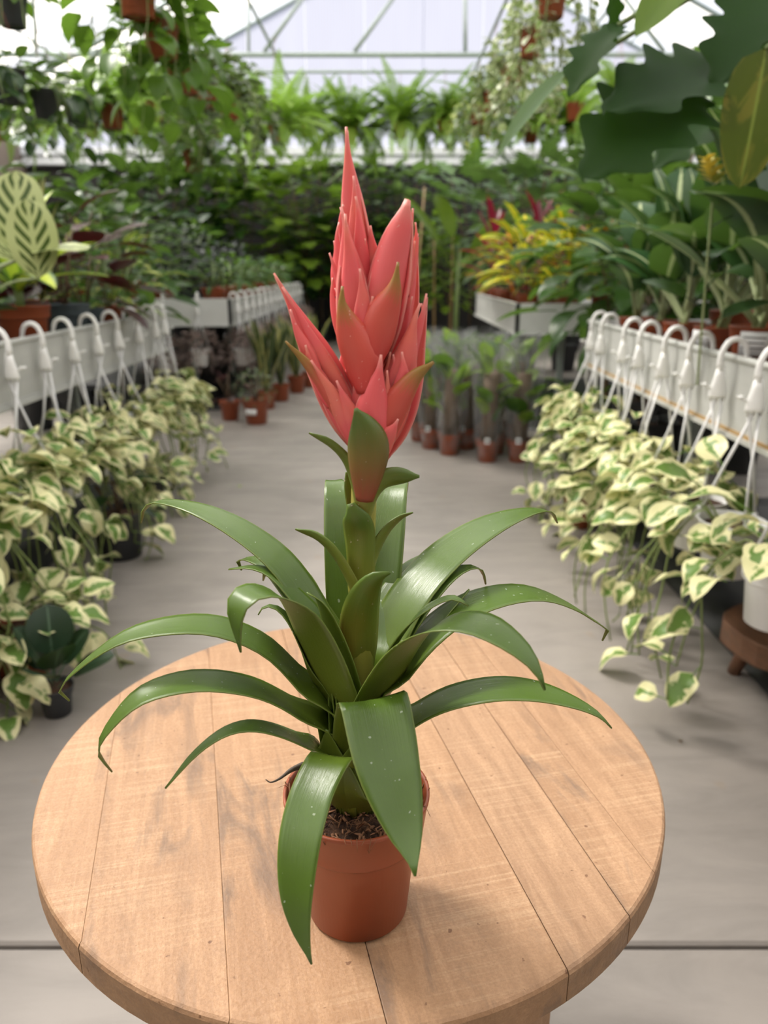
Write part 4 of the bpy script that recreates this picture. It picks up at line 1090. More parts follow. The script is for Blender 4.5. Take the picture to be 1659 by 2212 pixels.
# -- dieffenbachias (bench with the orange strip)
DI = [(1.62, 1.08, .085, 1.0), (1.95, 1.09, .082, 1.0), (2.22, 1.08, .090, 1.05), (2.50, 1.075, .078, 1.0), (2.78, 1.07, .075, .95), (3.02, 1.06, .072, .9), (3.25, 1.05, .07, .85)]
def dieff(loc, R, sc, label, n=9, group='dieffenbachias at the bench edge'):
    r, z = pot_root('potted_dieffenbachia', loc, label, 'plant', group, 'terra', R)
    for s_ in range(2):
        a0 = rv(0, 6.28); top = V((rv(-.03, .03), rv(-.03, .03), z + .17 * sc))
        st = V((.02 * math.cos(a0 + PI * s_), .02 * math.sin(a0 + PI * s_), z - .02))
        stalk(r, [st, st.lerp(top, .5) + V((.01, 0, 0)), top], [.011 * sc, .010 * sc, .006 * sc], M_PALESTALK, 8)
        for i in range(n // 2 + 1):
            u = i / (n // 2); a = a0 + i * 2.3 + s_ * 1.2
            leafput(r, 'dieff', st.lerp(top, .25 + .7 * u), dirv(a, rad(50 + 34 * u + rv(-8, 8))), sc * rv(1.0, 1.25), rv(-.3, .3))
    return r
for i, (y, x, R, sc) in enumerate(DI):
    r = dieff((x, y, BENCHZ), R, sc, 'dieffenbachia in a terracotta pot, %s along the bench edge from the free end' % ORD[7 - i])
    if i in (1, 2, 3):                                  # price cards on the pots
        pm, sm, H = pot_mesh('terra', R)
        m = MB(); q0 = -2.2 if i != 3 else -2.7
        vs = [];
        for z in (H * .52, H * .93):
            for k in range(5): q = q0 + (k - 2) * .22; rr = R * 1.03 + .002; vs.append((rr * math.cos(q), rr * math.sin(q), z))
        m.add(vs, [(k, k + 1, k + 6, k + 5) for k in range(4)]); cd = m.build('price_card', M_PAPER, r); sd = cd.modifiers.new('t', 'SOLIDIFY'); sd.thickness = .0008
        for e in range(3):
            m = MB(); vs = []; z0 = H * (.82 - e * .09)
            for z in (z0, z0 + H * .022):
                for k in range(5): q = q0 + (k - 2) * .16 - .04 * e; rr = R * 1.03 + .0035; vs.append((rr * math.cos(q), rr * math.sin(q), z))
            m.add(vs, [(k, k + 1, k + 6, k + 5) for k in range(4)]); m.build('print_line', M_INK, cd)
for i, (x, y, sc) in enumerate(((1.45, 1.75, 1.15), (1.42, 2.25, 1.2), (1.40, 2.7, 1.1), (1.38, 3.1, 1.0))):
    dieff((x, y, BENCHZ), .09, sc, 'taller dieffenbachia in the second row of the bench, %s from the free end' % ORD[4 - i], 11, 'dieffenbachias in the second row')
# -- big climbing philodendron with lobed leaves over the dieffenbachias
r, z = pot_root('climbing_philodendron', (1.62, 2.05, BENCHZ), 'climbing philodendron with dark lobed leaves arching over the dieffenbachias', 'plant', None, 'grey', .14)
o = V(r.location)
pole = [V((0, 0, z - .02)), V((.02, 0, .5)), V((-.02, .02, 1.0)), V((.0, 0, 1.35))]
stalk(r, pole, [.022, .02, .018, .012], M_BROWNST, 8, 'main_stem')
def philo_leaf(b, t, Y1, Y2, sc_w, key='philo', nvec=(0, -.55, .8), base=None, petr=.007, L0=.42, variant=0):
    """blade from pixel b (distance Y1) to pixel t (distance Y2), petiole back to the main stem"""
    P0 = atY(*b, Y1) - o; P1 = atY(*t, Y2) - o
    d = P1 - P0; L = d.length
    me = LF[key][variant]
    y = d.normalized(); zz = V(nvec) - y * V(nvec).dot(y); zz.normalize(); x = y.cross(zz)
    k = L / L0 * 1.05
    M = Matrix((x * k * sc_w, y * k, zz * k)).transposed().to_4x4(); M.translation = P0
    lf = put('leaf', me, r, M)
    if base is not None:
        B0 = V(base); c = catmull([B0, B0.lerp(P0, .5) + V((0, 0, .06)), P0], 10)
        m = MB(); m.tube(c, [petr * (1.2 - .4 * i / 9) for i in range(10)], 6); m.build('petiole', M_STALK, r)
    return lf
philo_leaf((1600, 150), (1345, 165), 1.95, 1.75, .95, base=(0, 0, 1.2), nvec=(.2, -.5, .8))
philo_leaf((1500, 190), (1285, 300), 1.9, 1.75, 1.15, base=(0, 0, 1.15), nvec=(-.35, -.85, .5), variant=1)
philo_leaf((1335, 55), (1222, 148), 1.9, 1.8, .8, base=(0, 0, 1.3), nvec=(-.5, -.6, .6), variant=1)
philo_leaf((1320, 100), (1335, -60), 1.95, 1.9, .55, nvec=(.3, -.9, .2), base=(0, 0, 1.28))
philo_leaf((1230, 150), (1068, 312), 1.9, 1.85, .42, key='deepb', L0=.34, nvec=(-.3, -.7, .7)).data = leafmesh('leaf', .34, .14, L_PALE, .7, .9, 10, 4, .3, .3)
philo_leaf((1470, -40), (1372, 62), 1.8, 1.75, 1.0, key='greenb', L0=.30, nvec=(-.2, -.8, .6)).data = leafmesh('leaf', .28, .16, L_LIME, .5, .8, 10, 4, .2, .3)
philo_leaf((1655, 105), (1606, 388), 1.75, 1.72, 1.0, L0=.42, nvec=(-.25, -.95, .1), base=(0, 0, 1.25)).data = leafmesh('leaf', .42, .21, L_YELL, .42, .6, 14, 6, .1, .25, wavy=.02)
philo_leaf((1659, -20), (1560, 130), 1.95, 1.8, 1.0, nvec=(-.1, -.6, .8), base=(0, 0, 1.3))
philo_leaf((1700, 60), (1600, 250), 2.1, 2.1, 1.0, nvec=(-.1, -.6, .8), base=(0, 0, 1.2))
philo_leaf((1560, 240), (1420, 330), 2.3, 2.2, .9, nvec=(-.1, -.6, .8), base=(0, 0, 1.1))
# yellow lollipop flower
r2 = empty('yellow_flower_spike', tuple(atY(1545, 520, 2.15)), 0, 'small plant with a yellow flower spike rising among the dieffenbachias', 'flower')
o2 = V(r2.location); r2.location.z = BENCHZ; o2 = V(r2.location)
top = atY(1528, 345, 2.15) - o2; bot = atY(1542, 400, 2.15) - o2
stalk(r2, [(0, 0, 0), bot * .55, bot, top], .0035, M_PALESTALK)
M_YFL = plain('yellow_petal', (0.80, 0.66, 0.16), 0.5, 0, 0.2)
PET = leafmesh('petal', .03, .018, M_YFL, .6, .6, 4, 2, .2, .5)
for k in range(24):
    u = k / 23; a = k * 2.4
    put('petal', PET, r2, frame(bot.lerp(top, u), dirv(a, rad(35)), V((0, 0, 1)), 0, 1.7 - .6 * u))
for k in range(6): leafput(r2, 'deepb', bot * (.3 + .1 * k), dirv(k * 2.4, .5), .6)

# -- crotons and friends on the short bench
CB = [(0.98, 5.35, 'croton'), (1.25, 5.33, 'croton'), (1.55, 5.38, 'crotonr'), (1.0, 5.72, 'croton'), (1.28, 5.75, 'croton'), (0.97, 6.15, 'crotonr'), (1.0, 6.55, 'deep'), (1.0, 6.95, 'green'), (1.6, 5.8, 'burg')]
CN = {}
for i, (x, y, kk) in enumerate(CB):
    nm = {'croton': 'potted_croton', 'crotonr': 'potted_red_croton', 'deep': 'potted_foliage_plant', 'green': 'potted_foliage_plant', 'burg': 'potted_burgundy_plant'}[kk]
    lb = {'croton': 'yellow and green croton in a terracotta pot on the short bench', 'crotonr': 'orange and dark croton in a terracotta pot on the short bench', 'deep': 'deep green leafy plant in a terracotta pot on the croton bench',
          'green': 'mid green leafy plant in a terracotta pot at the croton bench end', 'burg': 'burgundy leaved plant in a terracotta pot behind the crotons'}[kk]
    CN[kk] = CN.get(kk, 0) + 1
    if kk.startswith('cr'): lb += ', ' + ORD[CN[kk]] + ' of its kind from the corner'
    lb = lb.replace(' in a terracotta pot on the short bench', ' on the short bench')
    bush(nm, lb, 'plant', (x, y, BENCHZ), 'terra', .085, kk, 34 if kk.startswith('cr') else 18, .22, .34, 1.5 if kk.startswith('cr') else .9, 'plants on the croton bench: ' + kk, 3, .06 if kk.startswith('cr') else 0, M_BROWNST, 1.1)
for i, (x, y, h) in enumerate(((0.98, 7.25, .45), (1.35, 6.3, .42), (1.30, 6.8, .5))):
    rosette('potted_cordyline', ('tall', 'short', 'middle-sized')[i] + ' dark red cordyline in a terracotta pot behind the crotons', 'plant', (x, y, BENCHZ), 'terra', .09, 'cordy', 15, (15, 82), .95, 'cordylines', h, None, .008, M_BROWNST)

# -- calathea bench, near to far along the edge
def cal(loc, R, label, n=7, sc=1.0, h=.10): return rosette('potted_calathea', label, 'plant', loc, 'terra', R, 'cala', n, (38, 80), sc, None, h, .6)
r = pot_root('potted_calathea', (-1.42, 2.56, BENCHZ), 'calathea with big pale leaves marked in dark green, in a terracotta pot', 'plant', None, 'terra', .09)[0]
o = V(r.location)
zr = pot_mesh('terra', .09)[2] * .88
for (b, t, Y1, Y2, w, nv_) in (((45, 560), (28, 362), 2.42, 2.44, 1.05, (.1, -.95, .2)), ((85, 600), (55, 425), 2.36, 2.36, 1.0, (.25, -.95, .2)), ((70, 545), (185, 520), 2.40, 2.30, .75, (0, -.25, 1)), ((40, 560), (-70, 500), 2.4, 2.35, .9, (0, -.5, .9)), ((30, 560), (-30, 420), 2.6, 2.65, 1.0, (0, -.9, .3))):
    P0 = atY(*b, Y1) - o; P1 = atY(*t, Y2) - o; d = P1 - P0; y = d.normalized(); zz = V(nv_) - y * V(nv_).dot(y); zz.normalize(); x = y.cross(zz); k_ = d.length / .22
    M = Matrix((x * k_ * w, y * k_, zz * k_)).transposed().to_4x4(); M.translation = P0
    put('leaf', leafmesh('leaf', .22, .14, L_CALA, .55, .5, 12, 8, .06, .2, wavy=.02), r, M)
    m = MB(); m.tube(catmull([V((0, 0, zr - .02)), V((0, 0, zr)).lerp(P0, .6) + V((0, 0, .03)), P0], 8), .0035, 6); m.build('petiole', M_PALESTALK, r)
for k in range(5): leafput(r, 'beg', V((0, 0, zr)), dirv(-2.5 + k * .7, .4), 1.0)
dr = pot_root('potted_dracaena', (-1.36, 2.94, BENCHZ), 'dracaena with a lime stripe down each leaf, in a wide terracotta pot', 'plant', None, 'terra', .105)[0]
zr = pot_mesh('terra', .105)[2] * .88
stalk(dr, [(0, 0, zr - .02), (0, 0, zr + .09)], .016, M_STALK, 8)
for k, (az, el, s_) in enumerate(((95, 70, 1.05), (60, 78, 1.0), (-15, 40, .95), (-50, 30, .9), (190, 45, 1.0), (230, 30, .9), (140, 55, 1.0), (10, 20, .8), (280, 55, .85))):
    leafput(dr, 'drac', V((0, 0, zr + .05 + .004 * k)), dirv(rad(az), rad(min(84, el + 8))), s_ * 1.2, rv(-.2, .2))
for i, (x, y) in enumerate(((-1.33, 3.28), (-1.34, 3.52))):
    bush('potted_burgundy_plant', ('larger', 'smaller')[i] + ' burgundy leaved plant in a slate grey pot beside the dracaena', 'plant', (x, y, BENCHZ), 'slate', .10 - .015 * i, 'burg', 14, .19, .34 - .06 * i, 1.0, 'burgundy plants', 4, .02, M_BROWNST, .6)
rosette('potted_red_philodendron', 'dark red leaved plant with one round leaf held above the rest', 'plant', (-1.52, 3.32, BENCHZ), 'grey', .10, 'burg', 8, (30, 80), 1.1, None, .28, None, .008, M_BROWNST)
for i, (x, y) in enumerate(((-1.33, 3.78), (-1.34, 4.0), (-1.56, 3.72))):
    bush('potted_variegated_schefflera', ('first', 'second', 'third')[i] + ' cream-splashed schefflera counted from the grey pots on the bench', 'plant', (x, y, BENCHZ), 'terra', .08, 'var', 30, .20, .30, 1.0, 'cream-splashed scheffleras', 4, .0, M_STALK, .5, ['green'])
rosette('potted_spider_plant', 'spider plant with long arching striped leaves behind the calathea', 'plant', (-1.78, 3.1, BENCHZ + .30), 'slate', .10, 'spider', 26, (30, 85), 1.1, None, .02)
m = empty('plant_stand', (-1.78, 3.1, BENCHZ), 0, 'upturned slate grey crate under the spider plant', 'stand')
q = MB(); q.box((-.11, -.11, 0), (.11, .11, .012)); q.box((-.11, -.11, .288), (.11, .11, .30)); q.build('shelf', M_GREYPOT, m, False)
for (a, b) in ((-1, -1), (1, -1), (1, 1), (-1, 1)):
    q = MB(); q.box((a * .10 - .01, b * .10 - .01, .012), (a * .10 + .01, b * .10 + .01, .288)); q.build('post', M_GREYPOT, m, False)
ROW2 = [(-1.85, 2.6, 'greenb', 'potted_foliage_plant', 'broad mid green plant in the second row behind the calathea'),
        (-1.72, 2.75, 'spider', 'potted_grass_plant', 'grassy striped plant between the calathea and the dracaena'),
        (-2.0, 3.45, 'sans', 'potted_snake_plant', 'snake plant with yellow edged leaves in the second row'),
        (-1.72, 3.98, 'sans', 'potted_tall_snake_plant', 'tall snake plant behind the cream-splashed scheffleras'),
        (-2.05, 3.85, 'deepb', 'potted_deep_green_plant', 'deep green broadleaf in the second row by the bench end'),
        (-2.4, 3.1, 'greenb', 'potted_broadleaf', 'tall mid green broadleaf at the back of the calathea bench'),
        (-2.45, 3.7, 'deep', 'potted_leafy_shrub', 'dense deep green shrub at the back of the calathea bench')]
for (x, y, kk, nm, lb) in ROW2:
    if kk in ('spider', 'sans'): rosette(nm, lb, 'plant', (x, y, BENCHZ), 'terra', .095, kk, 22 if kk == 'spider' else 11, (35, 86) if kk == 'spider' else (72, 89), 1.0 if kk == 'spider' else 1.15, None, .01)
    else: bush(nm, lb, 'plant', (x, y, BENCHZ), 'terra', .11, kk, 26 if kk != 'deep' else 44, .27, .52, 1.0, None, 5, .02, None, .5)

# -- far bench with the black glossy plants
for i in range(11):
    y = 6.22 + .44 * i
    bush('potted_glossy_plant', 'glossy mid green plant in a terracotta pot, %s from the white bench end' % ORD[i + 1], 'plant', (-1.36 + rv(-.02, .02), y, BENCHZ), 'terra', .10, 'green', 24, .22, .24, .95, 'glossy green plants at the far bench edge', 4, .0, M_STALK, .5)
for i in range(3):
    bush('potted_glossy_plant', 'glossy mid green plant above the white bench end, %s from its black corner' % ORD[i + 1], 'plant', (-1.72 - .36 * i, 6.22, BENCHZ), 'terra', .10, 'green', 24, .22, .24, .95, 'glossy green plants across the bench end', 4, .0, M_STALK, .5)
zzs = mesh
def zz_plant(loc, label):
    r, z = pot_root('potted_black_zz_plant', loc, label, 'plant', 'black glossy plants on the far bench', 'grey', .10)
    for k in range(9):
        a = k * 2.4; el = rad(rv(48, 82)); L = rv(.38, .55); d = dirv(a, el)
        P = [V((0, 0, z)) + d * L * q + V((0, 0, -.12 * q * q * math.cos(el))) for q in (0, .5, 1)]
        st = stalk(r, P, [.006, .005, .002], M_GREYPOT, 5, 'stem')
        for e in range(9):
            u = .25 + .75 * e / 8; p = P[0].lerp(P[2], u); b = a + (1.3 if e % 2 else -1.3)
            put('leaf', random.choice(LF['zz']), r, frame(p, dirv(b, rad(25)), V((0, 0, 1)), rv(-.3, .3), rv(1.0, 1.4)))
for i in range(7): zz_plant((-1.78 + rv(-.04, .04), 6.62 + .5 * i, BENCHZ), 'black glossy zz plant in a grey pot, %s from the white bench end' % ORD[i + 1])
for i in range(7):
    kk = ('deep', 'green', 'deepb')[i % 3]
    bush('potted_bushy_plant', ('deep green small leaved', 'mid green small leaved', 'deep green broadleaved')[i % 3] + ' bush behind the black glossy plants, %s of the row' % ORD[i + 1], 'plant', (-2.3 + rv(-.08, .08), 6.6 + .62 * i, BENCHZ), 'terra', .12, kk, 46 if kk != 'deepb' else 26, .32, .62, 1.1, 'bushes behind the black glossy plants: ' + kk, 5, .03, None, .5)

# ================================================================== FLOOR PLANTS
def sleeve_mat():
    t = NT('clear_plastic_sleeve'); t.b.inputs['Base Color'].default_value = (.45, .46, .46, 1); t.set(Roughness=.2)
    tp = t.n('BsdfTransparent'); mx = t.n('MixShader')
    nz = t.noise(t.coord('Object', (9, 9, 2)), 3.0, 3); lw = t.n('LayerWeight', Blend=.35)
    f = t.math('ADD', t.math('MULTIPLY', t.ramp(nz, [(.5, (0, 0, 0)), (.7, (1, 1, 1))]), .22), t.math('ADD', t.math('MULTIPLY', lw.outputs[1], .25), .08))
    t.l(f, mx.inputs[0]); t.l(tp.outputs[0], mx.inputs[1]); t.l(t.b.outputs[0], mx.inputs[2]); t.l(mx.outputs[0], t.o.inputs[0])
    t.bump(nz, .6, .01); return t.m
M_SLEEVE = sleeve_mat()
def sleeve_me():
    m = MB(); n = 30; prof = [(.054, .02), (.074, .125), (.088, .26), (.105, .42), (.122, .58), (.13, .68)]; vs = []; fs = []
    for i, (rr, z) in enumerate(prof):
        for j in range(n):
            q = 2 * PI * j / n; k = 1 + (.05 + .05 * i / 5) * math.sin(q * 5 + i * .7) + .03 * math.sin(q * 9 + i)
            vs.append((rr * k * math.cos(q), rr * k * math.sin(q), z + (.02 * math.sin(q * 3) if i == 5 else 0)))
    for i in range(len(prof) - 1):
        for j in range(n): fs.append((i*n+j, i*n+(j+1) % n, (i+1)*n+(j+1) % n, (i+1)*n+j))
    m.add(vs, fs); return m.me('plastic_sleeve', M_SLEEVE)
SLEEVE = sleeve_me()
m = MB(); vs = []
for z in (.0, .034):
    for k in range(4): q = -1.57 + (k - 1.5) * .13; vs.append((.0765 * math.cos(q), .0765 * math.sin(q), .115 + z + .012 * 0))
m.add(vs, [(k, k + 1, k + 5, k + 4) for k in range(3)]); TAGM = m.me('price_tag', M_PAPER)
m = MB(); vs = []
for z in (.010, .024):
    for k in range(4): q = -1.57 + (k - 1.5) * .09; vs.append((.0775 * math.cos(q), .0775 * math.sin(q), .115 + z))
m.add(vs, [(k, k + 1, k + 5, k + 4) for k in range(3)]); TAGP = m.me('printed_price', M_INK)
WR = []
for (px, py) in ((972, 985), (1055, 1000), (1120, 1002)): WR.append(atZ(px, py, 0))
front = WR[1]
pos = [(WR[0].x, WR[0].y + .05), (WR[1].x, WR[1].y + .05), (WR[2].x + .01, WR[2].y + .07)]
pos += [(pos[0][0] - .10 , pos[0][1] + .17), (pos[0][0] + .12, pos[0][1] + .17), (pos[1][0] + .07, pos[1][1] + .20)]
pos += [(pos[0][0] - .16, pos[0][1] + .38), (pos[0][0] + .04, pos[0][1] + .36), (pos[0][0] + .24, pos[0][1] + .37), (pos[0][0] + .44, pos[0][1] + .36)]
pos += [(pos[0][0] - .14, pos[0][1] + .60), (pos[0][0] + .06, pos[0][1] + .58), (pos[0][0] + .27, pos[0][1] + .6)]
for i, (x, y) in enumerate(pos):
    row = 'front row' if i < 3 else 'second row' if i < 6 else 'third row' if i < 10 else 'rear row'
    r, z = pot_root('wrapped_potted_plant', (x, y, 0), 'sleeved plant, %s from the aisle in the %s of the floor cluster' % (ORD[1 + i - (0 if i < 3 else 3 if i < 6 else 6 if i < 10 else 10)], row), 'plant', 'sleeved plants on the floor, ' + row, 'terra', .073)
    put('plastic_sleeve', SLEEVE, r, Matrix.Rotation(i * 1.3, 4, 'Z'))
    m = MB(); m.tube([(0, 0, z - .02), (.01, 0, .50)], .046, 8); m.build('moss_pole', M_BROWNST, r)
    for k in range(9):
        a = rad(-90 + rv(-110, 110)) if k < 6 else rv(0, 6.28); zz = rv(.16, .54)
        put('leaf', random.choice(LF['young' if k % 3 else 'greenb']), r, frame((.02 * math.cos(a), .02 * math.sin(a), zz), dirv(a, rv(.7, 1.3)), V((0, 0, 1)), rv(-.4, .4), rv(1.15, 1.5) * (.62 if not k % 3 else 1)))
    if i < 6 and i != 0:
        tg = put('price_tag', TAGM, r, Matrix.Rotation(rv(-.5, .2), 4, 'Z')); put('printed_price', TAGP, tg)
# leafy green plant beside the sleeves, under the far end of the dieffenbachia bench
bush('floor_lime_plant', 'lime leaved plant on the floor between the sleeved plants and the hanging pothos', 'plant', (1.04, 3.95, 0), 'grey', .09, 'pothosg', 26, .18, .30, 1.1, None, 4, .02)
# pots on the floor
w = atZ(1245, 1150, 0); trailing('floor_pothos', 'cream-edged pothos in a terracotta pot on the floor under the dieffenbachia bench', (w.x + .04, w.y + .1, 0), 'pothos', 46, .19, .10, 1.0, None, 'terra', .088, None, 6)
w = atZ(1330, 1140, 0); trailing('floor_pothos', 'cream-edged pothos in a terracotta pot on the floor beside a bench leg', (w.x + .06, w.y + .25, 0), 'pothos', 24, .16, .10, 1.0, None, 'terra', .085, None, 4)
w = atZ(252, 1212, 0); bush('floor_grey_pot', 'large dark grey pot of bare stems standing on the concrete below the pothos', 'plant', (w.x, w.y + .06, 0), 'grey', .105, 'deep', 5, .10, .14, .8, None, 6, .02, M_BROWNST)
w = atZ(335, 1120, 0); trailing('floor_pothos', 'cream-edged pothos in a dark grey pot on the floor behind the large grey pot', (w.x - .05, w.y + .1, 0), 'pothos', 40, .17, .12, 1.0, None, 'grey', .09, None, 5)
w = atZ(112, 1560, 0); rosette('floor_dark_begonia', 'dark veined leafy plant on the floor under the calathea bench', 'plant', (w.x, w.y + .04, 0), 'grey', .045, 'beg', 7, (35, 75), .75, None, .03)
w = atZ(60, 1500, 0); trailing('floor_pothos', 'cream-edged pothos in a terracotta pot on the floor beside the dark begonia', (w.x - .05, w.y + .1, 0), 'pothos', 90, .27, .12, 1.0, None, 'terra', .085, None, 5)
# aisle-side snake plants in front of the far bench
SN = [(552, 918, .10, 'string'), (495, 910, .08, 'none'), (640, 850, .085, 'sans'), (606, 868, .08, 'sans'), (575, 885, .08, 'sans'), (668, 838, .08, 'sans')]
lbs = ['terracotta pot of bronze stringy foliage with a white card on the floor', 'small terracotta pot of dark leaves on the floor by the stringy plant', 'snake plant in the terracotta pot standing farthest out on the aisle floor',
       'snake plant in a terracotta pot between two others on the aisle floor', 'snake plant in a terracotta pot next to the stringy plant on the floor', 'snake plant in a terracotta pot at the dark end of the aisle']
for i, (px, py, R, kk) in enumerate(SN):
    w = atZ(px, py, 0)
    if kk == 'sans': r = rosette('floor_snake_plant', lbs[i], 'plant', (w.x, w.y + .06, 0), 'terra', R, 'sans', 10, (70, 88), 1.1, 'snake plants on the aisle floor', .0)
    else: r = bush('floor_foliage_plant', lbs[i], 'plant', (w.x, w.y + .06, 0), 'terra', R, 'burg' if kk == 'none' else 'pep', 10 if kk == 'none' else 90, .13, .22, .5 if kk == 'none' else 1.2, None, 4, .0, M_BROWNST)
    if i == 0:
        m = MB(); m.add([(R * .97 * math.cos(q), R * .97 * math.sin(q), z) for z in (R * .75, R * 1.15) for q in (-2.3, -2.0, -1.7, -1.4)], [(0, 1, 5, 4), (1, 2, 6, 5), (2, 3, 7, 6)])
        x = m.build('price_card', M_PAPER, r); sd = x.modifiers.new('t', 'SOLIDIFY'); sd.thickness = .004
# low wooden stool at the edge
M_REDWOOD = wood('dark_red_wood', (0.16, 0.06, 0.035), (0.06, 0.024, 0.016), .1)
w = atZ(1640, 1375, .17)
st = empty('wooden_stool', (w.x + .12, w.y + .05, 0), 0, 'low dark reddish wooden stool under the white hanging pots', 'stool')
m = MB(); n = 22; vs = []
for z, k in ((.105, .98), (.11, 1.0), (.165, 1.0), (.17, .985)):
    for j in range(n):
        q = 2 * PI * j / n; R = .17 * (1 + .03 * math.sin(3 * q) + .02 * math.sin(7 * q + 1)) * k; vs.append((R * math.cos(q), R * math.sin(q), z))
fs = [tuple(range(n))[::-1]] + [(e*n+j, e*n+(j+1) % n, (e+1)*n+(j+1) % n, (e+1)*n+j) for e in range(3) for j in range(n)] + [tuple(3*n+j for j in range(n))]
m.add(vs, fs); m.build('seat', M_REDWOOD, st, False)
for k in range(3):
    a = k * 2.094 + .5; m = MB(); m.tube([(.10 * math.cos(a), .10 * math.sin(a), .106), (.13 * math.cos(a), .13 * math.sin(a), 0)], [.02, .017], 8); m.build('leg', M_REDWOOD, st)
# bits on the floor
for (px, py, c) in ((513, 1050, 0), (245, 1580, 1), (275, 1585, 1), (1470, 1605, 1)):
    w = atZ(px, py, 0.0)
    me = leafmesh('fallen_leaf', .03 if c == 0 else .014, .022 if c == 0 else .01, L_VAR if c == 0 else M_BROWNST, .5, .6, 5, 2, .3, .4)
    o = put('fallen_leaf', me, None, Matrix.Translation((w.x, w.y, .002)) @ Matrix.Rotation(px, 4, 'Z'))
    tag(o, {513: 'small cream leaf fallen on the concrete aisle', 245: 'brown crumb of leaf on the concrete by the begonia', 275: 'second brown crumb beside the first near the table', 1470: 'brown crumb on the concrete by the trailing pothos'}[px], 'leaf')

# ================================================================== HANGING BASKETS AND FERNS
# ferns on the cross bar
FX = [-4.1 + .47 * k for k in range(18)]
for i, x in enumerate(FX):
    fern('hanging_fern', 'bright green fern hanging from the steel cross bar, %s from the calathea bench side' % (ORD + ['seventeenth', 'eighteenth'])[i + 1], (x + rv(-.05, .05), TY, 2.40 + rv(-.06, .06)), 60, 1.25 + rv(-.1, .16), 'ferns hanging on the cross bar', BAR2 + .01)
# lower hanging ferns over the far bench
for i, (px, py, Y) in enumerate(((420, 372, 6.0), (335, 262, 6.6), (600, 310, 7.6), (245, 280, 5.6))):
    w = atY(px, py, Y)
    fern('hanging_fern', ['dark green fern in a small terracotta pot with a white card, hung lowest', 'light fern hung over the far bench between the baskets', 'large bright fern at the end of the basket row', 'drooping light fern nearest the calathea bench'][i], (w.x, w.y, w.z), 48, [.95, 1.0, 1.3, 1.0][i], 'ferns over the far bench', HZ, i == 0, .085 if i else .08)
# basket row above the calathea bench edge (pipe at HX_L)
def hb(px, py, x): return atX(px, py, x)
LB = [(300, 40, 'pothosg', 84, .22, .40, 1.1, 'green pothos trailing from the terracotta basket hung nearest above the calathea bench'),
      (352, 130, 'pothosg', 84, .22, .40, 1.1, 'green pothos trailing from the second terracotta basket above the calathea bench'),
      (400, 205, 'pothosg', 70, .22, .36, 1.1, 'green pothos in the third terracotta basket above the calathea bench'),
      (452, 235, 'pep', 290, .28, .36, 2.2, 'grey-green small leaved trailer in the fourth terracotta basket'),
      (500, 262, 'pep', 290, .32, .40, 2.4, 'grey-green small leaved trailer in the fifth terracotta basket')]
for (px, py, kk, n, rx, dr_, sc, lb) in LB:
    w = hb(px, py, HX_L)
    trailing('hanging_trailer', lb, tuple(w), kk, n, rx, dr_, sc, 'baskets above the calathea bench', 'terra', .09, HZ, 7)
# basket row above the dieffenbachia side (pipe at HX_R)
RB = [(1190, 40, 'fig', 296, .24, .42, 2.2, 'cream-edged creeping fig spilling from the nearest basket on the dieffenbachia side'),
      (1148, 125, 'fig', 296, .24, .46, 2.3, 'cream-edged creeping fig spilling from the second basket on the dieffenbachia side'),
      (1105, 190, 'fig', 296, .27, .44, 2.5, 'cream-edged creeping fig in the third basket on the dieffenbachia side'),
      (1065, 242, 'pep', 220, .28, .32, 2.3, 'sparse grey-green trailer in the terracotta basket by a pale card'),
      (1030, 270, 'var', 70, .28, .32, 1.1, 'cream-splashed trailer in the farthest basket on the dieffenbachia side')]
for (px, py, kk, n, rx, dr_, sc, lb) in RB:
    w = hb(px, py, HX_R)
    trailing('hanging_trailer', lb, tuple(w), kk, n, rx, dr_, sc, 'baskets on the dieffenbachia side', 'terra', .09, HZ, 8)
# second pipe: dark pots with deep green and lime trailers
for i, (px, py, kk, lb) in enumerate(((25, 225, 'deep', 'deep green trailer in a dark pot hung over the back of the calathea bench'), (105, 262, 'deep', 'second deep green trailer in a dark pot beside the first'), (30, 60, 'pothosg', 'green climber hanging by the roof brace above the calathea bench'), (170, 275, 'deep', 'third deep green trailer in a dark pot nearest the light ferns'))):
    w = atX(px, py, -1.95)
    trailing('hanging_trailer', lb, tuple(w), kk, 64 if kk == 'deep' else 14, .30, .30, 1.1, 'dark hanging pots', 'grey', .09, HZ, 8)
for i, (px, py) in enumerate(((1240, 262), (1185, 268), (1330, 240))):
    w = atX(px, py, 1.75); 
    fern('hanging_fern', ['light fern hung behind the creeping figs', 'second light fern hung behind the creeping figs', 'light fern hung over the monsteras'][i], tuple(w), 26, .95, 'ferns behind the creeping figs', HZ)

# ================================================================== TALL PLANTS BEHIND
TALL = []
def tall(px, Y, top_py, kk, n, rx, sc, nm, lb, low=.25, grp=None):
    w = atY(px, 800, Y); zt = atY(px, top_py, Y).z
    st = max(.05, zt * low)
    bush(nm, lb, 'plant', (w.x, Y, 0), 'grey', .16, kk, n, rx, max(.4, zt - st - .25), sc, grp, 6, .0, M_BROWNST, .4, None, st)
def tallg(pxs, Y, tops, kk, n, rx, sc, nm, lb, low=.25):
    for k, (px, tp) in enumerate(sorted(zip(pxs, tops), key=lambda q: abs(q[0] - 830))): tall(px, Y, tp, kk, n, rx, sc, nm, lb + ', %s from the aisle' % ORD[k + 1], low, lb)
tallg((250, 330, 400), 11.6, (375, 372, 380), 'deepb', 80, .5, 1.5, 'tall_shrub', 'tall deep green shrub along the dark back wall')
tallg((395, 470, 545), 11.9, (380, 365, 372), 'greenb', 84, .46, 1.6, 'tall_broadleaf', 'tall broad mid green plant behind the far bench')
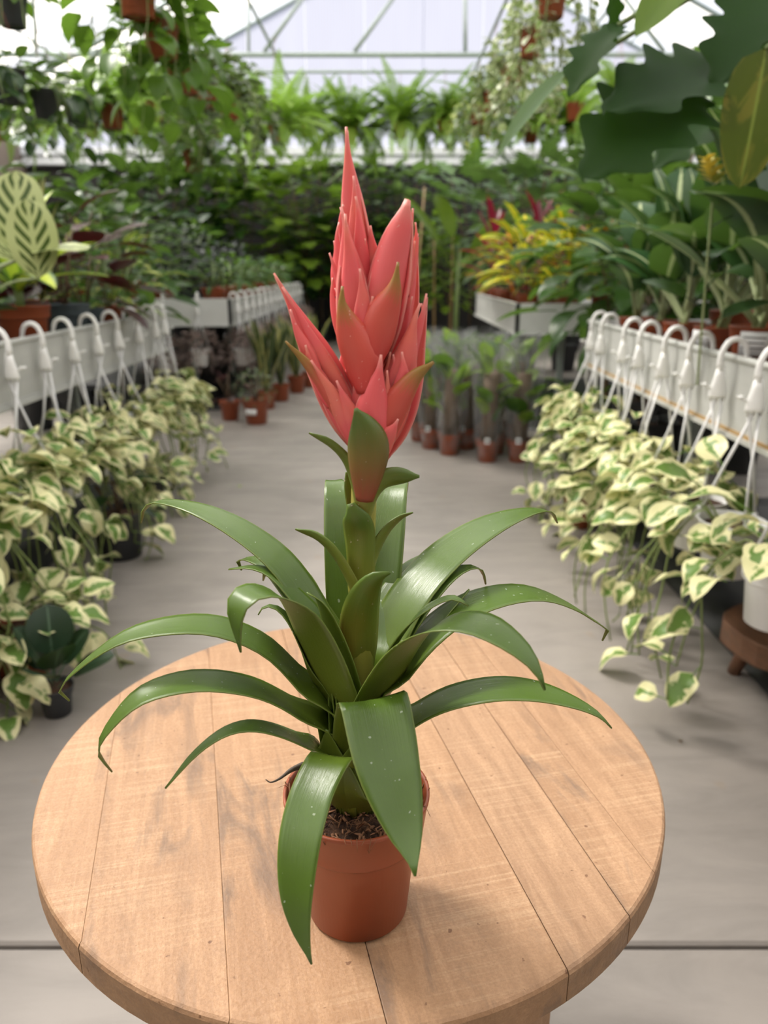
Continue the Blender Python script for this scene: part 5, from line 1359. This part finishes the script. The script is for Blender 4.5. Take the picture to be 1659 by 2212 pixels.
tallg((600, 665), 11.6, (352, 345), 'lime', 84, .46, 1.8, 'tall_lime_plant', 'tall plant with lobed lime green leaves along the back wall')
tallg((715, 770, 825, 880), 12.4, (350, 345, 352, 358), 'sage', 96, .42, 1.35, 'tall_grey_shrub', 'tall grey-green shrub across the aisle end')
tallg((700, 790, 870), 11.9, (470, 480, 475), 'deep', 130, .42, 2.5, 'dense_dark_shrub', 'dense dark shrub standing before the grey-green shrubs')
tallg((915, 965), 10.2, (470, 520), 'lime', 100, .32, .8, 'staked_climber', 'staked climber with small yellow-green leaves by the croton bench')
tallg((1010, 1080, 1150, 1230), 11.0, (370, 385, 375, 380), 'monst', 50, .5, 1.3, 'tall_monstera', 'tall monstera along the back wall behind the crotons')
tallg((1130, 1215, 1290), 8.4, (350, 345, 330), 'monst', 50, .45, 1.05, 'monstera', 'monstera with split leaves behind the croton bench', .35)
tallg((1385, 1460, 1550, 1640), 4.8, (270, 240, 230, 220), 'monst', 56, .40, .8, 'big_monstera', 'large monstera standing behind the dieffenbachia bench', .35)
tallg((1320, 1410, 1500, 1610), 4.05, (380, 400, 390, 400), 'greenb', 70, .38, .95, 'leafy_shrub', 'leafy green shrub between dieffenbachias and monsteras', .3)
tallg((60, 160, 260), 5.2, (400, 410, 420), 'greenb', 70, .40, .95, 'leafy_shrub', 'leafy mid green shrub in the gap behind the calathea bench', .3)
# one large bright banana leaf plant at the aisle end
r, z = pot_root('potted_banana_plant', (atY(985, 700, 8.3).x, 8.3, 0), 'banana-like plant with one broad bright leaf hanging by the croton bench', 'plant', None, 'grey', .13)
stalk(r, [(0, 0, z - .02), (0, 0, .7), (.02, 0, 1.25)], [.03, .025, .015], M_STALK, 8)
for (az, el, s_, zz) in ((170, 60, 1.0, 1.15), (200, -20, .95, 1.55), (20, 55, 1.0, 1.1), (60, 30, .9, 1.0), (-60, 50, .9, 1.1), (110, 65, 1.0, 1.2)):
    leafput(r, 'banana', V((0, 0, zz - .2)), dirv(rad(az), rad(el)), s_)
# bamboo canes
for i, (a, b, Y) in enumerate((((893, 640), (918, 405), 9.6), ((940, 650), (938, 500), 9.9), ((975, 650), (978, 500), 9.9))):
    w0 = atY(*a, Y); w1 = atY(*b, Y)
    m = MB(); m.tube([(w0.x - .02 * (w1.x > w0.x), Y, 0), w1], .012, 6)
    o = m.build('bamboo_cane', plain('bamboo', (.34, .22, .09), .6) if i == 0 else bpy.data.materials['bamboo'])
    tag(o, ['bamboo cane leaning beside the dark shrubs', 'upright bamboo cane in the yellow-green climber', 'second upright bamboo cane nearer the crotons'][i], 'cane')
